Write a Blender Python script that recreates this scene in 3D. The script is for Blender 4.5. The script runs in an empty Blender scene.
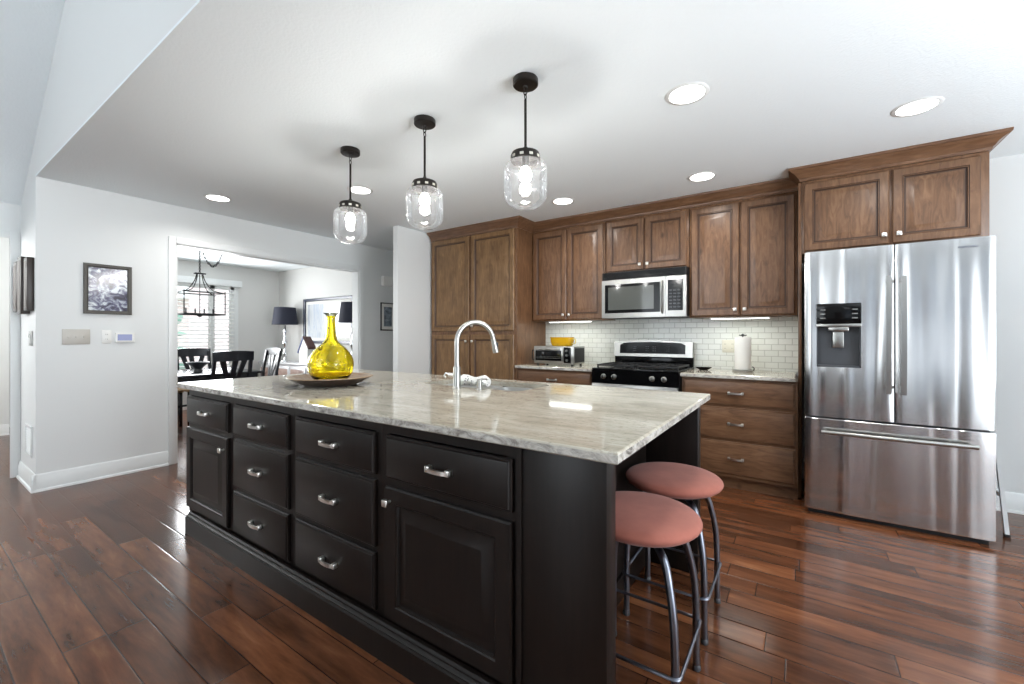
import bpy, bmesh, math, random
from mathutils import Vector, Matrix
PI = math.pi
random.seed(7)
S = bpy.context.scene
C = S.collection

# ------------------------------------------------------------------ camera
F_PX, YAW, HORIZON, CAM_H = 424.47, .5953, 336.25, 1.2174
cam_d = bpy.data.cameras.new('camera')
cam_d.sensor_width = 36.0
cam_d.lens = F_PX / 1024 * 36
cam_d.shift_y = -(342 - HORIZON) / 1024
cam_d.clip_start = .02
cam = bpy.data.objects.new('camera', cam_d)
cam.location = (0, 0, CAM_H)
cam.rotation_euler = (PI / 2, 0, YAW)
C.objects.link(cam)
S.camera = cam

# ------------------------------------------------------------------ world, exposure, area lamps
S.view_settings.view_transform = 'Standard'
S.view_settings.look = 'None'
S.view_settings.gamma = 1
S.view_settings.use_curve_mapping = False
S.view_settings.exposure = 0.3
w = bpy.data.worlds.new('world'); S.world = w; w.use_nodes = True
bg = w.node_tree.nodes['Background']
bg.inputs[0].default_value = (.86, .93, 1, 1); bg.inputs[1].default_value = 4
S.cycles.max_bounces = 10
S.cycles.diffuse_bounces = 5
S.cycles.glossy_bounces = 5
S.cycles.transparent_max_bounces = 16
S.cycles.use_denoising = True
S.cycles.caustics_refractive = False
S.cycles.caustics_reflective = False
S.cycles.sample_clamp_indirect = 6

def area(name, loc, rot, sx, sy, power, col=(1, 1, 1), shape='RECTANGLE', spread=PI):
    d = bpy.data.lights.new(name, 'AREA'); d.shape = shape; d.size = sx; d.size_y = sy
    d.energy = power; d.color = col; d.spread = spread
    o = bpy.data.objects.new(name, d); o.location = loc; o.rotation_euler = rot; C.objects.link(o)
    return o
# unseen fill lamps added behind and right of camera, mostly tilted at the ceiling
UP = math.radians(52)
area('south_fill', (-2.6, -3.93, 1.55), (PI / 2 + UP, 0, 0), 2.2, 2.2, 7, (.9, .95, 1))
area('south_fill', (2.2, -3.93, 1.38), (PI / 2 + UP, 0, 0), 1.3, 2.6, 6.5, (.9, .95, 1))
area('high_fill', (-.9, -3.93, 3.75), (PI / 2, 0, 0), 3.2, 1.2, 1.5, (.9, .95, 1))  # added unseen lamp, lifts the general brightness
area('east_fill', (3.26, 1.0, 1.25), (PI / 2 + UP, 0, PI / 2), 1.7, 1.9, 140, (.9, .95, 1), spread=2.3)
area('nook_fill', (3.26, 2.9, 1.35), (PI / 2 + UP, 0, PI / 2), 1.8, 1.7, 33, (.9, .95, 1), spread=2.3)  # added lamp in front of solid wall, brightens the ceiling
area('daylight_dining', (-8.2, 2.6, 1.5), (PI / 2, 0, -PI / 2), 1.6, 1.1, 66, (.95, .98, 1))
area('foyer_fill', (-7.0, -1.1, 2.1), (PI / 2, 0, 0), 1.8, .8, 50, (1, 1, 1))  # unseen lamp added to brighten the foyer

# ------------------------------------------------------------------ node helpers
def newmat(name):
    m = bpy.data.materials.new(name); m.use_nodes = True
    nt = m.node_tree; b = nt.nodes['Principled BSDF']
    return m, nt, b
def lin(c):
    return tuple(((v / 255) / 12.92 if v / 255 <= .04045 else ((v / 255 + .055) / 1.055) ** 2.4) for v in c) + (1,)
def N(nt, t, **kw):
    n = nt.nodes.new(t)
    for k, v in kw.items():
        if k.startswith('i_'): n.inputs[int(k[2:])].default_value = v
        else: setattr(n, k, v)
    return n
def L(nt, a, b): nt.links.new(a, b)
def math_n(nt, op, a, b=None):
    n = nt.nodes.new('ShaderNodeMath'); n.operation = op
    for i, v in enumerate((a, b)):
        if v is None: continue
        if isinstance(v, (int, float)): n.inputs[i].default_value = v
        else: L(nt, v, n.inputs[i])
    return n.outputs[0]
def ramp(nt, fac, stops):
    r = nt.nodes.new('ShaderNodeValToRGB'); e = r.color_ramp.elements
    e[0].position, e[0].color = stops[0]; e[1].position, e[1].color = stops[-1]
    for p, c in stops[1:-1]:
        x = e.new(p); x.color = c
    L(nt, fac, r.inputs[0]); return r.outputs[0]
def mapped(nt, scale, rand=True, rot=(0, 0, 0)):
    tc = nt.nodes.new('ShaderNodeTexCoord'); mp = nt.nodes.new('ShaderNodeMapping')
    mp.inputs['Scale'].default_value = scale; mp.inputs['Rotation'].default_value = rot
    if rand:
        oi = nt.nodes.new('ShaderNodeObjectInfo'); cb = nt.nodes.new('ShaderNodeVectorMath'); cb.operation = 'SCALE'
        cx = nt.nodes.new('ShaderNodeCombineXYZ')
        L(nt, oi.outputs['Random'], cx.inputs[0]); L(nt, oi.outputs['Random'], cx.inputs[2])
        L(nt, cx.outputs[0], cb.inputs[0]); cb.inputs[3].default_value = 23.0
        ad = nt.nodes.new('ShaderNodeVectorMath'); ad.operation = 'ADD'
        L(nt, tc.outputs['Object'], ad.inputs[0]); L(nt, cb.outputs[0], ad.inputs[1])
        L(nt, ad.outputs[0], mp.inputs[0])
    else: L(nt, tc.outputs['Object'], mp.inputs[0])
    return mp.outputs[0]
def noise(nt, vec, scale, detail=4, rough=.5, dist=0):
    n = nt.nodes.new('ShaderNodeTexNoise'); n.inputs['Scale'].default_value = scale
    n.inputs['Detail'].default_value = detail; n.inputs['Roughness'].default_value = rough
    n.inputs['Distortion'].default_value = dist; L(nt, vec, n.inputs['Vector']); return n.outputs[0]
def mixc(nt, fac, a, b, mode='MIX'):
    n = nt.nodes.new('ShaderNodeMix'); n.data_type = 'RGBA'; n.blend_type = mode
    for i, v in ((0, fac), (6, a), (7, b)):
        if isinstance(v, (int, float, tuple)): n.inputs[i].default_value = v
        else: L(nt, v, n.inputs[i])
    return n.outputs[2]
def bump(nt, b, h, strength=.2, dist=.01):
    n = nt.nodes.new('ShaderNodeBump'); n.inputs['Strength'].default_value = strength
    n.inputs['Distance'].default_value = dist; L(nt, h, n.inputs['Height']); L(nt, n.outputs[0], b.inputs['Normal'])
def plain(name, col, rough=.5, metal=0, spec=.5, coat=0):
    m, nt, b = newmat(name)
    b.inputs['Base Color'].default_value = lin(col); b.inputs['Roughness'].default_value = rough
    b.inputs['Metallic'].default_value = metal; b.inputs['Specular IOR Level'].default_value = spec
    b.inputs['Coat Weight'].default_value = coat
    v = mapped(nt, (1, 1, 1)); bump(nt, b, noise(nt, v, 180, 2), .03, .002)
    return m
def emit(name, col, strength):
    m, nt, b = newmat(name); b.inputs['Base Color'].default_value = (0, 0, 0, 1)
    b.inputs['Emission Color'].default_value = col; b.inputs['Emission Strength'].default_value = strength
    return m

def paint(name, col, tex=0.0, rough=.6):
    m, nt, b = newmat(name); b.inputs['Base Color'].default_value = lin(col); b.inputs['Roughness'].default_value = rough
    v = mapped(nt, (1, 1, 1), False)
    bump(nt, b, noise(nt, v, 70 if tex else 220, 3), tex or .04, .006 if tex else .002)
    return m
WALL = paint('wall_paint', (224, 226, 225)); CEIL = paint('ceiling_texture', (235, 241, 243), .3)
TRIM = paint('white_trim', (226, 228, 227), 0, .35); DWALL = paint('dining_paint', (214, 213, 210))

def wood(name, dark, mid, light, horiz=False):
    m, nt, b = newmat(name)
    v = mapped(nt, (1.6, 9, 9) if horiz else (9, 9, 1.6))
    g = noise(nt, v, 3.2, 6, .62, 1.2)
    v2 = mapped(nt, (2.2, 2.2, 2.2)); big = noise(nt, v2, 1.6, 3, .55, .6)
    c = ramp(nt, g, [(.28, lin(dark)), (.5, lin(mid)), (.74, lin(light))])
    c = mixc(nt, .55, c, ramp(nt, big, [(.3, (.74, .70, .66, 1)), (.65, (1.08, 1.07, 1.05, 1))]), 'MULTIPLY')
    v3 = mapped(nt, (5.5, 5.5, 4)); kn = nt.nodes.new('ShaderNodeTexVoronoi'); kn.inputs['Scale'].default_value = .8
    L(nt, v3, kn.inputs['Vector'])
    c = mixc(nt, 1.0, c, ramp(nt, kn.outputs[0], [(.03, (.42, .36, .3, 1)), (.12, (1, 1, 1, 1))]), 'MULTIPLY')
    L(nt, c, b.inputs['Base Color']); b.inputs['Roughness'].default_value = .32
    fine = noise(nt, mapped(nt, (12, 160, 160) if horiz else (160, 160, 12)), 1, 2)
    bump(nt, b, fine, .05, .002)
    return m
WOOD = wood('alder_wood', (82, 56, 37), (110, 79, 55), (133, 100, 73))
WOODH = wood('alder_wood_horizontal', (82, 56, 38), (108, 78, 56), (128, 96, 71), True)
WOODLIT = wood('warm_lit_wood', (94, 68, 42), (122, 92, 60), (146, 114, 78))  # same wood made golden, warm light put into the colour
GROOVE = plain('dark_groove', (66, 44, 31), .4)  # darker brown for the groove faces of raised doors
INTERIOR = plain('cabinet_interior', (150, 120, 90), .6)

def espresso():
    m, nt, b = newmat('espresso_wood')
    g = noise(nt, mapped(nt, (14, 14, 1.2)), 4, 4, .5)
    L(nt, ramp(nt, g, [(.3, lin((18, 13, 11))), (.7, lin((27, 21, 18)))]), b.inputs['Base Color'])
    b.inputs['Roughness'].default_value = .36; b.inputs['Specular IOR Level'].default_value = .3
    return m
ESP = espresso()

def granite():
    m, nt, b = newmat('cream_granite')
    v = mapped(nt, (.9, 3.0, 3.0), False, (0, 0, .12)); a = noise(nt, v, 3.0, 8, .62, .9)
    c = ramp(nt, a, [(.25, lin((156, 149, 134))), (.42, lin((180, 173, 158))), (.55, lin((191, 185, 170))), (.75, lin((203, 198, 185)))])
    v2 = mapped(nt, (1.2, 6.5, 3), False, (0, 0, .2)); ve = noise(nt, v2, 1.4, 7, .68, 1.8)
    band = math_n(nt, 'ABSOLUTE', math_n(nt, 'SUBTRACT', ve, .5))
    c = mixc(nt, ramp(nt, band, [(0, (.5, .5, .5, 1)), (.018, (0, 0, 0, 1))]), c, lin((126, 112, 98)))
    sp = noise(nt, mapped(nt, (30, 60, 60), False), 1.5, 3, .6)
    c = mixc(nt, 1.0, c, ramp(nt, sp, [(.28, (.62, .6, .58, 1)), (.42, (1, 1, 1, 1))]), 'MULTIPLY')
    L(nt, c, b.inputs['Base Color']); b.inputs['Roughness'].default_value = .07
    b.inputs['Specular IOR Level'].default_value = .6
    return m
GRAN = granite()

def granite_edge():
    m, nt, b = newmat('rough_granite_edge')
    v = mapped(nt, (5, 5, 9), False); a = noise(nt, v, 3.0, 8, .7, .9)
    c = ramp(nt, a, [(.30, lin((84, 80, 76))), (.43, lin((150, 145, 138))), (.55, lin((190, 186, 178))), (.75, lin((220, 217, 210)))])
    L(nt, c, b.inputs['Base Color']); b.inputs['Roughness'].default_value = .25
    bump(nt, b, a, .5, .01)
    return m
GEDGE = granite_edge()

def floor_mat():
    m, nt, b = newmat('plank_floor')
    tc = nt.nodes.new('ShaderNodeTexCoord'); sep = nt.nodes.new('ShaderNodeSeparateXYZ'); L(nt, tc.outputs['Object'], sep.inputs[0])
    x, y = sep.outputs[0], sep.outputs[1]
    W_, LN = .127, 1.15
    yr = math_n(nt, 'DIVIDE', y, W_); row = math_n(nt, 'FLOOR', yr); fy = math_n(nt, 'FRACT', yr)
    wn = N(nt, 'ShaderNodeTexWhiteNoise', noise_dimensions='1D'); L(nt, row, wn.inputs['W'])
    xs = math_n(nt, 'DIVIDE', math_n(nt, 'ADD', x, math_n(nt, 'MULTIPLY', wn.outputs[0], 7.3)), LN)
    col = math_n(nt, 'FLOOR', xs); fx = math_n(nt, 'FRACT', xs)
    cb = nt.nodes.new('ShaderNodeCombineXYZ'); L(nt, row, cb.inputs[0]); L(nt, col, cb.inputs[1])
    wn2 = N(nt, 'ShaderNodeTexWhiteNoise', noise_dimensions='2D'); L(nt, cb.outputs[0], wn2.inputs['Vector'])
    r = wn2.outputs[0]
    cb2 = nt.nodes.new('ShaderNodeCombineXYZ')
    L(nt, math_n(nt, 'ADD', math_n(nt, 'MULTIPLY', x, 1.2), math_n(nt, 'MULTIPLY', r, 40)), cb2.inputs[0])
    L(nt, math_n(nt, 'MULTIPLY', y, 8), cb2.inputs[1]); L(nt, math_n(nt, 'MULTIPLY', r, 17), cb2.inputs[2])
    g = noise(nt, cb2.outputs[0], 1.7, 7, .62, .25)
    c = ramp(nt, g, [(.25, lin((44, 25, 15))), (.42, lin((82, 49, 31))), (.6, lin((108, 67, 44))), (.8, lin((140, 96, 66)))])
    c = mixc(nt, 1.0, c, ramp(nt, r, [(0, (.6, .56, .54, 1)), (.5, (.95, .93, .92, 1)), (1, (1.35, 1.3, 1.22, 1))]), 'MULTIPLY')
    ey = math_n(nt, 'MULTIPLY', math_n(nt, 'MINIMUM', fy, math_n(nt, 'SUBTRACT', 1, fy)), W_)
    ex = math_n(nt, 'MULTIPLY', math_n(nt, 'MINIMUM', fx, math_n(nt, 'SUBTRACT', 1, fx)), LN)
    e = math_n(nt, 'MINIMUM', ex, ey)
    gap = ramp(nt, e, [(.0008, (.18, .15, .14, 1)), (.0026, (1, 1, 1, 1))])
    c = mixc(nt, 1.0, c, gap, 'MULTIPLY')
    L(nt, c, b.inputs['Base Color'])
    cb3 = nt.nodes.new('ShaderNodeCombineXYZ'); L(nt, math_n(nt, 'MULTIPLY', x, 5), cb3.inputs[0]); L(nt, math_n(nt, 'MULTIPLY', y, 14), cb3.inputs[1]); L(nt, r, cb3.inputs[2])
    sc = noise(nt, cb3.outputs[0], 1.5, 3, .5)
    rr = nt.nodes.new('ShaderNodeMapRange'); rr.inputs[3].default_value = .13; rr.inputs[4].default_value = .24
    L(nt, sc, rr.inputs[0]); L(nt, rr.outputs[0], b.inputs['Roughness'])
    mr = nt.nodes.new('ShaderNodeMapRange'); mr.inputs[1].default_value = 0; mr.inputs[2].default_value = .006
    L(nt, e, mr.inputs[0])
    h = math_n(nt, 'ADD', mr.outputs[0], math_n(nt, 'MULTIPLY', sc, .35))
    bump(nt, b, h, .3, .002)
    b.inputs['Specular IOR Level'].default_value = .36
    return m
FLOOR = floor_mat()

def tile_mat():
    m, nt, b = newmat('subway_tile')
    tc = nt.nodes.new('ShaderNodeTexCoord'); mp = nt.nodes.new('ShaderNodeMapping'); mp.inputs['Rotation'].default_value = (-PI / 2, 0, 0)
    L(nt, tc.outputs['Object'], mp.inputs[0])
    br = nt.nodes.new('ShaderNodeTexBrick'); L(nt, mp.outputs[0], br.inputs['Vector'])
    br.inputs['Color1'].default_value = lin((226, 227, 220)); br.inputs['Color2'].default_value = lin((219, 221, 213))
    br.inputs['Mortar'].default_value = lin((186, 186, 178)); br.inputs['Scale'].default_value = 1
    br.inputs['Brick Width'].default_value = .102; br.inputs['Row Height'].default_value = .052
    br.inputs['Mortar Size'].default_value = .0028; br.inputs['Mortar Smooth'].default_value = .35
    L(nt, br.outputs['Color'], b.inputs['Base Color']); b.inputs['Roughness'].default_value = .12
    bump(nt, b, math_n(nt, 'SUBTRACT', 1, br.outputs['Fac']), .6, .004)
    return m
TILE = tile_mat()

def steel(name, base=(196, 198, 202), rough=.2, wavy=False):
    m, nt, b = newmat(name); b.inputs['Base Color'].default_value = lin(base); b.inputs['Metallic'].default_value = 1
    b.inputs['Roughness'].default_value = rough
    if wavy:
        wv = noise(nt, mapped(nt, (7, 1, .35), False), 1.0, 1, .4, .5)
        bump(nt, b, wv, 1.0, .03); b.inputs['Anisotropic'].default_value = .85
    else:
        bump(nt, b, noise(nt, mapped(nt, (4, 4, 300)), 1, 2), .03, .001)
    return m
STEEL = steel('brushed_steel', (166, 165, 161), .3); SINKST = steel('sink_steel', (206, 206, 204), .45); FRIDGE_STEEL = steel('fridge_steel', (200, 200, 200), .2, True)
CHROME = steel('polished_nickel', (225, 222, 216), .28); STOOLMET = steel('grey_metal_tube', (135, 139, 150), .3)
BLACK = plain('black_gloss', (10, 10, 11), .1, 0, .22); MATTE = plain('black_matte', (20, 20, 21), .5)
BRONZE = plain('dark_bronze', (42, 38, 35), .4, .7); DKGREY = plain('dark_grey_plastic', (70, 72, 76), .35)
DCHAIR = plain('black_painted_wood', (22, 24, 32), .22); WHITE = plain('white_plastic', (232, 232, 228), .35)
CREAM = plain('cream_plastic', (220, 216, 200), .4); PAPER = plain('paper', (236, 235, 230), .85)
RUSH = plain('rush_seat', (150, 118, 78), .8); BLUE = plain('blue_edge', (42, 56, 110), .5)
FELTBLUE = plain('navy_fabric', (34, 37, 52), .8)

def thin_glass(name, tint=(1, 1, 1, 1), gl=.9, ior=1.45, rough=.0, milky=0.0):
    m, nt, b = newmat(name); nt.nodes.remove(b); out = nt.nodes['Material Output']
    tr = N(nt, 'ShaderNodeBsdfTransparent'); tr.inputs[0].default_value = tint
    g = N(nt, 'ShaderNodeBsdfGlossy'); g.inputs['Roughness'].default_value = rough
    fr = N(nt, 'ShaderNodeFresnel'); fr.inputs[0].default_value = ior
    mx = N(nt, 'ShaderNodeMixShader'); L(nt, math_n(nt, 'MULTIPLY', fr.outputs[0], gl), mx.inputs[0])
    L(nt, tr.outputs[0], mx.inputs[1]); L(nt, g.outputs[0], mx.inputs[2])
    res = mx.outputs[0]
    if milky:
        tl = N(nt, 'ShaderNodeBsdfTranslucent'); tl.inputs[0].default_value = (.95, .97, 1, 1)
        m2 = N(nt, 'ShaderNodeMixShader'); m2.inputs[0].default_value = milky
        L(nt, res, m2.inputs[1]); L(nt, tl.outputs[0], m2.inputs[2]); res = m2.outputs[0]
    L(nt, res, out.inputs[0]); return m
JAR = thin_glass('seeded_glass', (.98, .985, .985, 1), .75, 1.45, .02, .014)
PANE = thin_glass('window_glass')
def amber():
    m, nt, b = newmat('yellow_glass')
    b.inputs['Base Color'].default_value = (1, .88, .10, 1); b.inputs['Transmission Weight'].default_value = 1
    b.inputs['Roughness'].default_value = .02; b.inputs['IOR'].default_value = 1.4
    h = noise(nt, mapped(nt, (1, 1, 1), False), 14, 2)
    bump(nt, b, h, .35, .012)
    return m
AMBER = amber()
AMBER_T = thin_glass('yellow_dish_glass', (.95, .72, .06, 1), .9, 1.5)
def suede():
    m, nt, b = newmat('coral_suede')
    a = noise(nt, mapped(nt, (1, 1, 1)), 5, 4, .6)
    L(nt, ramp(nt, a, [(.3, lin((138, 76, 62))), (.7, lin((168, 98, 82)))]), b.inputs['Base Color'])
    b.inputs['Roughness'].default_value = .8; b.inputs['Sheen Weight'].default_value = .15
    bump(nt, b, noise(nt, mapped(nt, (1, 1, 1)), 400, 2), .15, .002)
    return m
SUEDE = suede()
def platewood():
    m, nt, b = newmat('turned_wood')
    a = noise(nt, mapped(nt, (2, 12, 12)), 3, 4, .6)
    L(nt, ramp(nt, a, [(.3, lin((118, 92, 70))), (.7, lin((172, 150, 124)))]), b.inputs['Base Color'])
    b.inputs['Roughness'].default_value = .3
    return m
PLATE = platewood()
def speckle():
    m, nt, b = newmat('speckled_cloth')
    v = N(nt, 'ShaderNodeTexVoronoi'); v.inputs['Scale'].default_value = 62; L(nt, mapped(nt, (1, 1, 1)), v.inputs['Vector'])
    L(nt, ramp(nt, v.outputs[0], [(.2, lin((70, 72, 78))), (.34, lin((232, 232, 228)))]), b.inputs['Base Color']); b.inputs['Roughness'].default_value = .9
    return m
SPECK = speckle()
def art(name, stops, scale=3, sc=(1, 1, 1)):
    m, nt, b = newmat(name); a = noise(nt, mapped(nt, sc), scale, 5, .6, 1.2)
    L(nt, ramp(nt, a, stops), b.inputs['Base Color']); b.inputs['Roughness'].default_value = .15; b.inputs['Specular IOR Level'].default_value = .6
    return m
ART_BLUE = art('abstract_blue_painting', [(.3, lin((150, 160, 178))), (.5, lin((205, 208, 210))), (.6, lin((176, 186, 200))), (.8, lin((226, 226, 224)))], 2.2, (3, 3, .7))
ART_TREE = art('winter_print', [(.36, lin((34, 30, 52))), (.46, lin((84, 82, 112))), (.53, lin((150, 156, 170))), (.6, lin((214, 220, 224)))], 16)
ART_SMALL = art('small_print', [(.3, lin((56, 62, 70))), (.55, lin((120, 132, 142))), (.8, lin((190, 196, 200)))], 12)
LAMP_E = emit('lamp_lens', (1, .97, .92, 1), 9)
BULB_E = emit('bulb_glow', (1, .98, .95, 1), 210)
LAMPB_E = emit('table_bulb_glow', (1, .95, .88, 1), 8)
STRIP_E = emit('strip_glow', (.96, 1, .97, 1), 5)
SHADE_IN = plain('shade_lining', (235, 225, 200), .6)

# ------------------------------------------------------------------ mesh helpers
class MB:
    def __init__(s): s.bm = bmesh.new(); s.mats = []; s.cur = 0
    def mat(s, m):
        if m not in s.mats: s.mats.append(m)
        s.cur = s.mats.index(m); return s
    def _tag(s, faces):
        for f in faces: f.material_index = s.cur
    def box(s, x0, x1, y0, y1, z0, z1, bev=0, seg=2):
        bm = s.bm
        vs = [bm.verts.new((x, y, z)) for x in (x0, x1) for y in (y0, y1) for z in (z0, z1)]
        idx = [(0, 1, 3, 2), (4, 6, 7, 5), (0, 4, 5, 1), (2, 3, 7, 6), (0, 2, 6, 4), (1, 5, 7, 3)]
        fs = [bm.faces.new([vs[i] for i in f]) for f in idx]; s._tag(fs)
        if bev:
            es = list({e for f in fs for e in f.edges})
            r = bmesh.ops.bevel(bm, geom=es, offset=bev, segments=seg, affect='EDGES', profile=.5, material=s.cur)
        return s
    def obox(s, M, sx, sy, sz, bev=0):
        n0 = len(s.bm.verts); s.box(-sx / 2, sx / 2, -sy / 2, sy / 2, -sz / 2, sz / 2, bev)
        s.bm.verts.ensure_lookup_table()
        for v in list(s.bm.verts)[n0:]: v.co = M @ v.co
        return s
    def loft(s, rings, close=True, cap0=True, cap1=True):
        bm = s.bm; R = [[bm.verts.new(p) for p in r] for r in rings]; fs = []
        n = len(R[0])
        for a, b in zip(R, R[1:]):
            for i in range(n if close else n - 1):
                j = (i + 1) % n
                fs.append(bm.faces.new((a[i], a[j], b[j], b[i])))
        if cap0: fs.append(bm.faces.new(R[0][::-1]))
        if cap1: fs.append(bm.faces.new(R[-1]))
        s._tag(fs); return s
    def rects(s, x0, x1, z0, z1, prof):      # front faces -Y; prof = (inset, y)
        rg = []
        for i, y in prof:
            a, b, c, d = x0 + i, x1 - i, z0 + i, z1 - i
            rg.append([(a, y, c), (b, y, c), (b, y, d), (a, y, d)])
        return s.loft(rg)
    def lathe(s, prof, cx=0, cy=0, n=32, cap=True, axis='Z', sx=1, sy=1):
        rg = []
        for r, z in prof:
            ring = []
            for k in range(n):
                a = 2 * PI * k / n; ring.append((cx + r * sx * math.cos(a), cy + r * sy * math.sin(a), z))
            rg.append(ring)
        if axis == 'Y': rg = [[(p[0], p[2], p[1]) for p in r][::-1] for r in rg]
        return s.loft(rg, True, cap, cap)
    def tube(s, pts, r, n=10, cap=True, closed=False):
        pts = [Vector(p) for p in pts]; rr = r if isinstance(r, (list, tuple)) else [r] * len(pts)
        m = len(pts); T = []
        for i in range(m):
            if closed: t = pts[(i + 1) % m] - pts[i - 1]
            else: t = pts[min(i + 1, m - 1)] - pts[max(i - 1, 0)]
            T.append(t.normalized())
        up = Vector((0, 0, 1)) if abs(T[0].z) < .9 else Vector((1, 0, 0))
        nrm = (up - T[0] * up.dot(T[0])).normalized(); rg = []
        for i in range(m):
            nrm = (nrm - T[i] * nrm.dot(T[i])).normalized(); bn = T[i].cross(nrm)
            rg.append([tuple(pts[i] + (nrm * math.cos(2 * PI * k / n) + bn * math.sin(2 * PI * k / n)) * rr[i]) for k in range(n)])
        if closed: rg.append(rg[0]); return s.loft(rg, True, False, False)
        return s.loft(rg, True, cap, cap)
    def prism(s, poly, y0, y1):               # poly in XZ extruded along Y
        return s.loft([[(x, y0, z) for x, z in poly], [(x, y1, z) for x, z in poly]])
    def build(s, name, m=None, parent=None, loc=None, smooth=35):
        bm = s.bm
        bmesh.ops.recalc_face_normals(bm, faces=bm.faces)
        me = bpy.data.meshes.new(name); bm.to_mesh(me); bm.free()
        if s.mats:
            for x in s.mats: me.materials.append(x)
        else: me.materials.append(m)
        me.shade_smooth(); me.set_sharp_from_angle(angle=math.radians(smooth))
        o = bpy.data.objects.new(name, me); C.objects.link(o)
        if parent: o.parent = parent
        if loc: o.location = loc
        return o
def spline(pts, k=8, closed=False):
    P = [Vector(p) for p in pts]; n = len(P); out = []
    for i in range(n if closed else n - 1):
        if closed: a, b, c, d = P[i - 1], P[i], P[(i + 1) % n], P[(i + 2) % n]
        else: a, b, c, d = P[max(i - 1, 0)], P[i], P[i + 1], P[min(i + 2, n - 1)]
        for j in range(k):
            t = j / k
            out.append(.5 * ((2 * b) + (c - a) * t + (2 * a - 5 * b + 4 * c - d) * t * t + (3 * b - a - 3 * c + d) * t ** 3))
    if not closed: out.append(P[-1])
    return out
def tag(o, label, cat, group=None):
    o['label'] = label; o['category'] = cat
    if group: o['group'] = group
    return o
def thing(name, label, cat, loc=(0, 0, 0), rz=0, group=None):
    o = bpy.data.objects.new(name, None); C.objects.link(o); o.location = loc; o.rotation_euler = (0, 0, rz)
    return tag(o, label, cat, group)
def struct(name, mb, m=None):
    o = mb.build(name, m); o['kind'] = 'structure'; return o
def sbox(name, m, *a, bev=0):
    mb = MB(); mb.box(*a, bev=bev); return struct(name, mb, m)
def dup(o, parent=None, loc=None, rz=None, label=None):
    c = o.copy(); C.objects.link(c); c.parent = parent
    if loc: c.location = loc
    if rz is not None: c.rotation_euler = (0, 0, rz)
    if label: c['label'] = label
    for ch in list(o.children): dup(ch, c)
    return c

# ------------------------------------------------------------------ room shell
ZC = 2.47
sbox('floor', FLOOR, -10.5, 3.4, -4.2, 6.3, -.1, 0)
sbox('ceiling', CEIL, -5.07, 3.4, .78, 6.3, ZC, ZC + .12)          # kitchen and hall
sbox('ceiling', CEIL, -8.6, -5.07, 1.35, 4.45, ZC, ZC + .12)       # dining
sbox('ceiling', CEIL, -10.5, -5.74, -1.3, 1.35, ZC, ZC + .12)      # foyer
# vaulted great-room ceiling
mb = MB(); mb.prism([(-5.74, 2.28), (-.9, 5.42), (3.5, 2.56), (3.5, 2.7), (-.9, 5.56), (-5.74, 2.42)], -4.1, .66)
struct('ceiling', mb, CEIL)
# drop face between kitchen ceiling and vault
sbox('ceiling', CEIL, -4.95, 3.4, .66, .78, ZC, ZC + .012)
mb = MB(); mb.prism([(-4.95, ZC + .012), (3.4, ZC + .012), (3.4, 2.68), (-.9, 5.5), (-4.95, 2.85)], .66, .78)
struct('wall_gable', mb, WALL)
# north wall and tile
sbox('wall_north', WALL, -3.84, 3.4, 4.38, 4.5, 0, ZC)
sbox('wall_backsplash', TILE, -2.48, -.01, 4.37, 4.38, .915, 1.39)
sbox('wall_east', WALL, 3.3, 3.4, 1.9, 4.38, 0, ZC)
sbox('wall_east', WALL, 3.3, 3.4, -4.1, -1.1, 0, 2.7)
sbox('wall_east', WALL, 3.3, 3.4, -1.1, 1.9, 2.3, 2.7)
# partition stub beside the pantry
sbox('wall_partition', WALL, -3.84, -3.76, 3.25, 6.2, 0, ZC)
sbox('wall_hall', WALL, -4.95, -3.84, 6.1, 6.2, 0, ZC)
# west kitchen wall with the dining opening
OY0, OY1, OZ = 1.563, 3.60, 2.105
mb = MB(); mb.box(-5.07, -4.95, .66, OY0, 0, ZC).box(-5.07, -4.95, OY1, 6.2, 0, ZC).box(-5.07, -4.95, OY0, OY1, OZ, ZC)
struct('wall_west', mb, WALL)
# block end beside the foyer opening
mb = MB(); mb.box(-5.66, -5.07, .66, .78, 0, 2.85).box(-5.74, -5.66, .66, 1.35, 0, 2.85)
mb.box(-5.07, -4.95, .66, .78, ZC, 2.9)
struct('wall_block', mb, WALL)
sbox('wall_header', WALL, -5.74, -5.62, -4.1, .66, 2.12, 2.5)
sbox('wall_foyer', WALL, -5.74, -5.62, -4.1, -1.0, 0, 2.12)
mb = MB(); mb.box(-10.5, -5.07, 1.25, 1.35, 0, ZC); struct('wall_dining_south', mb, DWALL)
sbox('wall_foyer', WALL, -8.9, -8.8, .5, 1.25, 0, ZC)
sbox('wall_foyer', WALL, -8.8, -8.1, -1.3, .86, 0, ZC)
sbox('wall_foyer', WALL, -8.8, -5.74, -1.3, -1.2, 0, ZC)
# dining room
mb = MB()
WY0, WY1, WZ0, WZ1 = 1.75, 3.5, .62, 2.1
mb.box(-8.52, -8.4, 1.35, WY0, 0, ZC).box(-8.52, -8.4, WY1, 4.43, 0, ZC).box(-8.52, -8.4, WY0, WY1, 0, WZ0).box(-8.52, -8.4, WY0, WY1, WZ1, ZC)
struct('wall_dining_west', mb, DWALL)
sbox('wall_dining_north', DWALL, -8.4, -5.07, 4.31, 4.43, 0, ZC)
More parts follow.
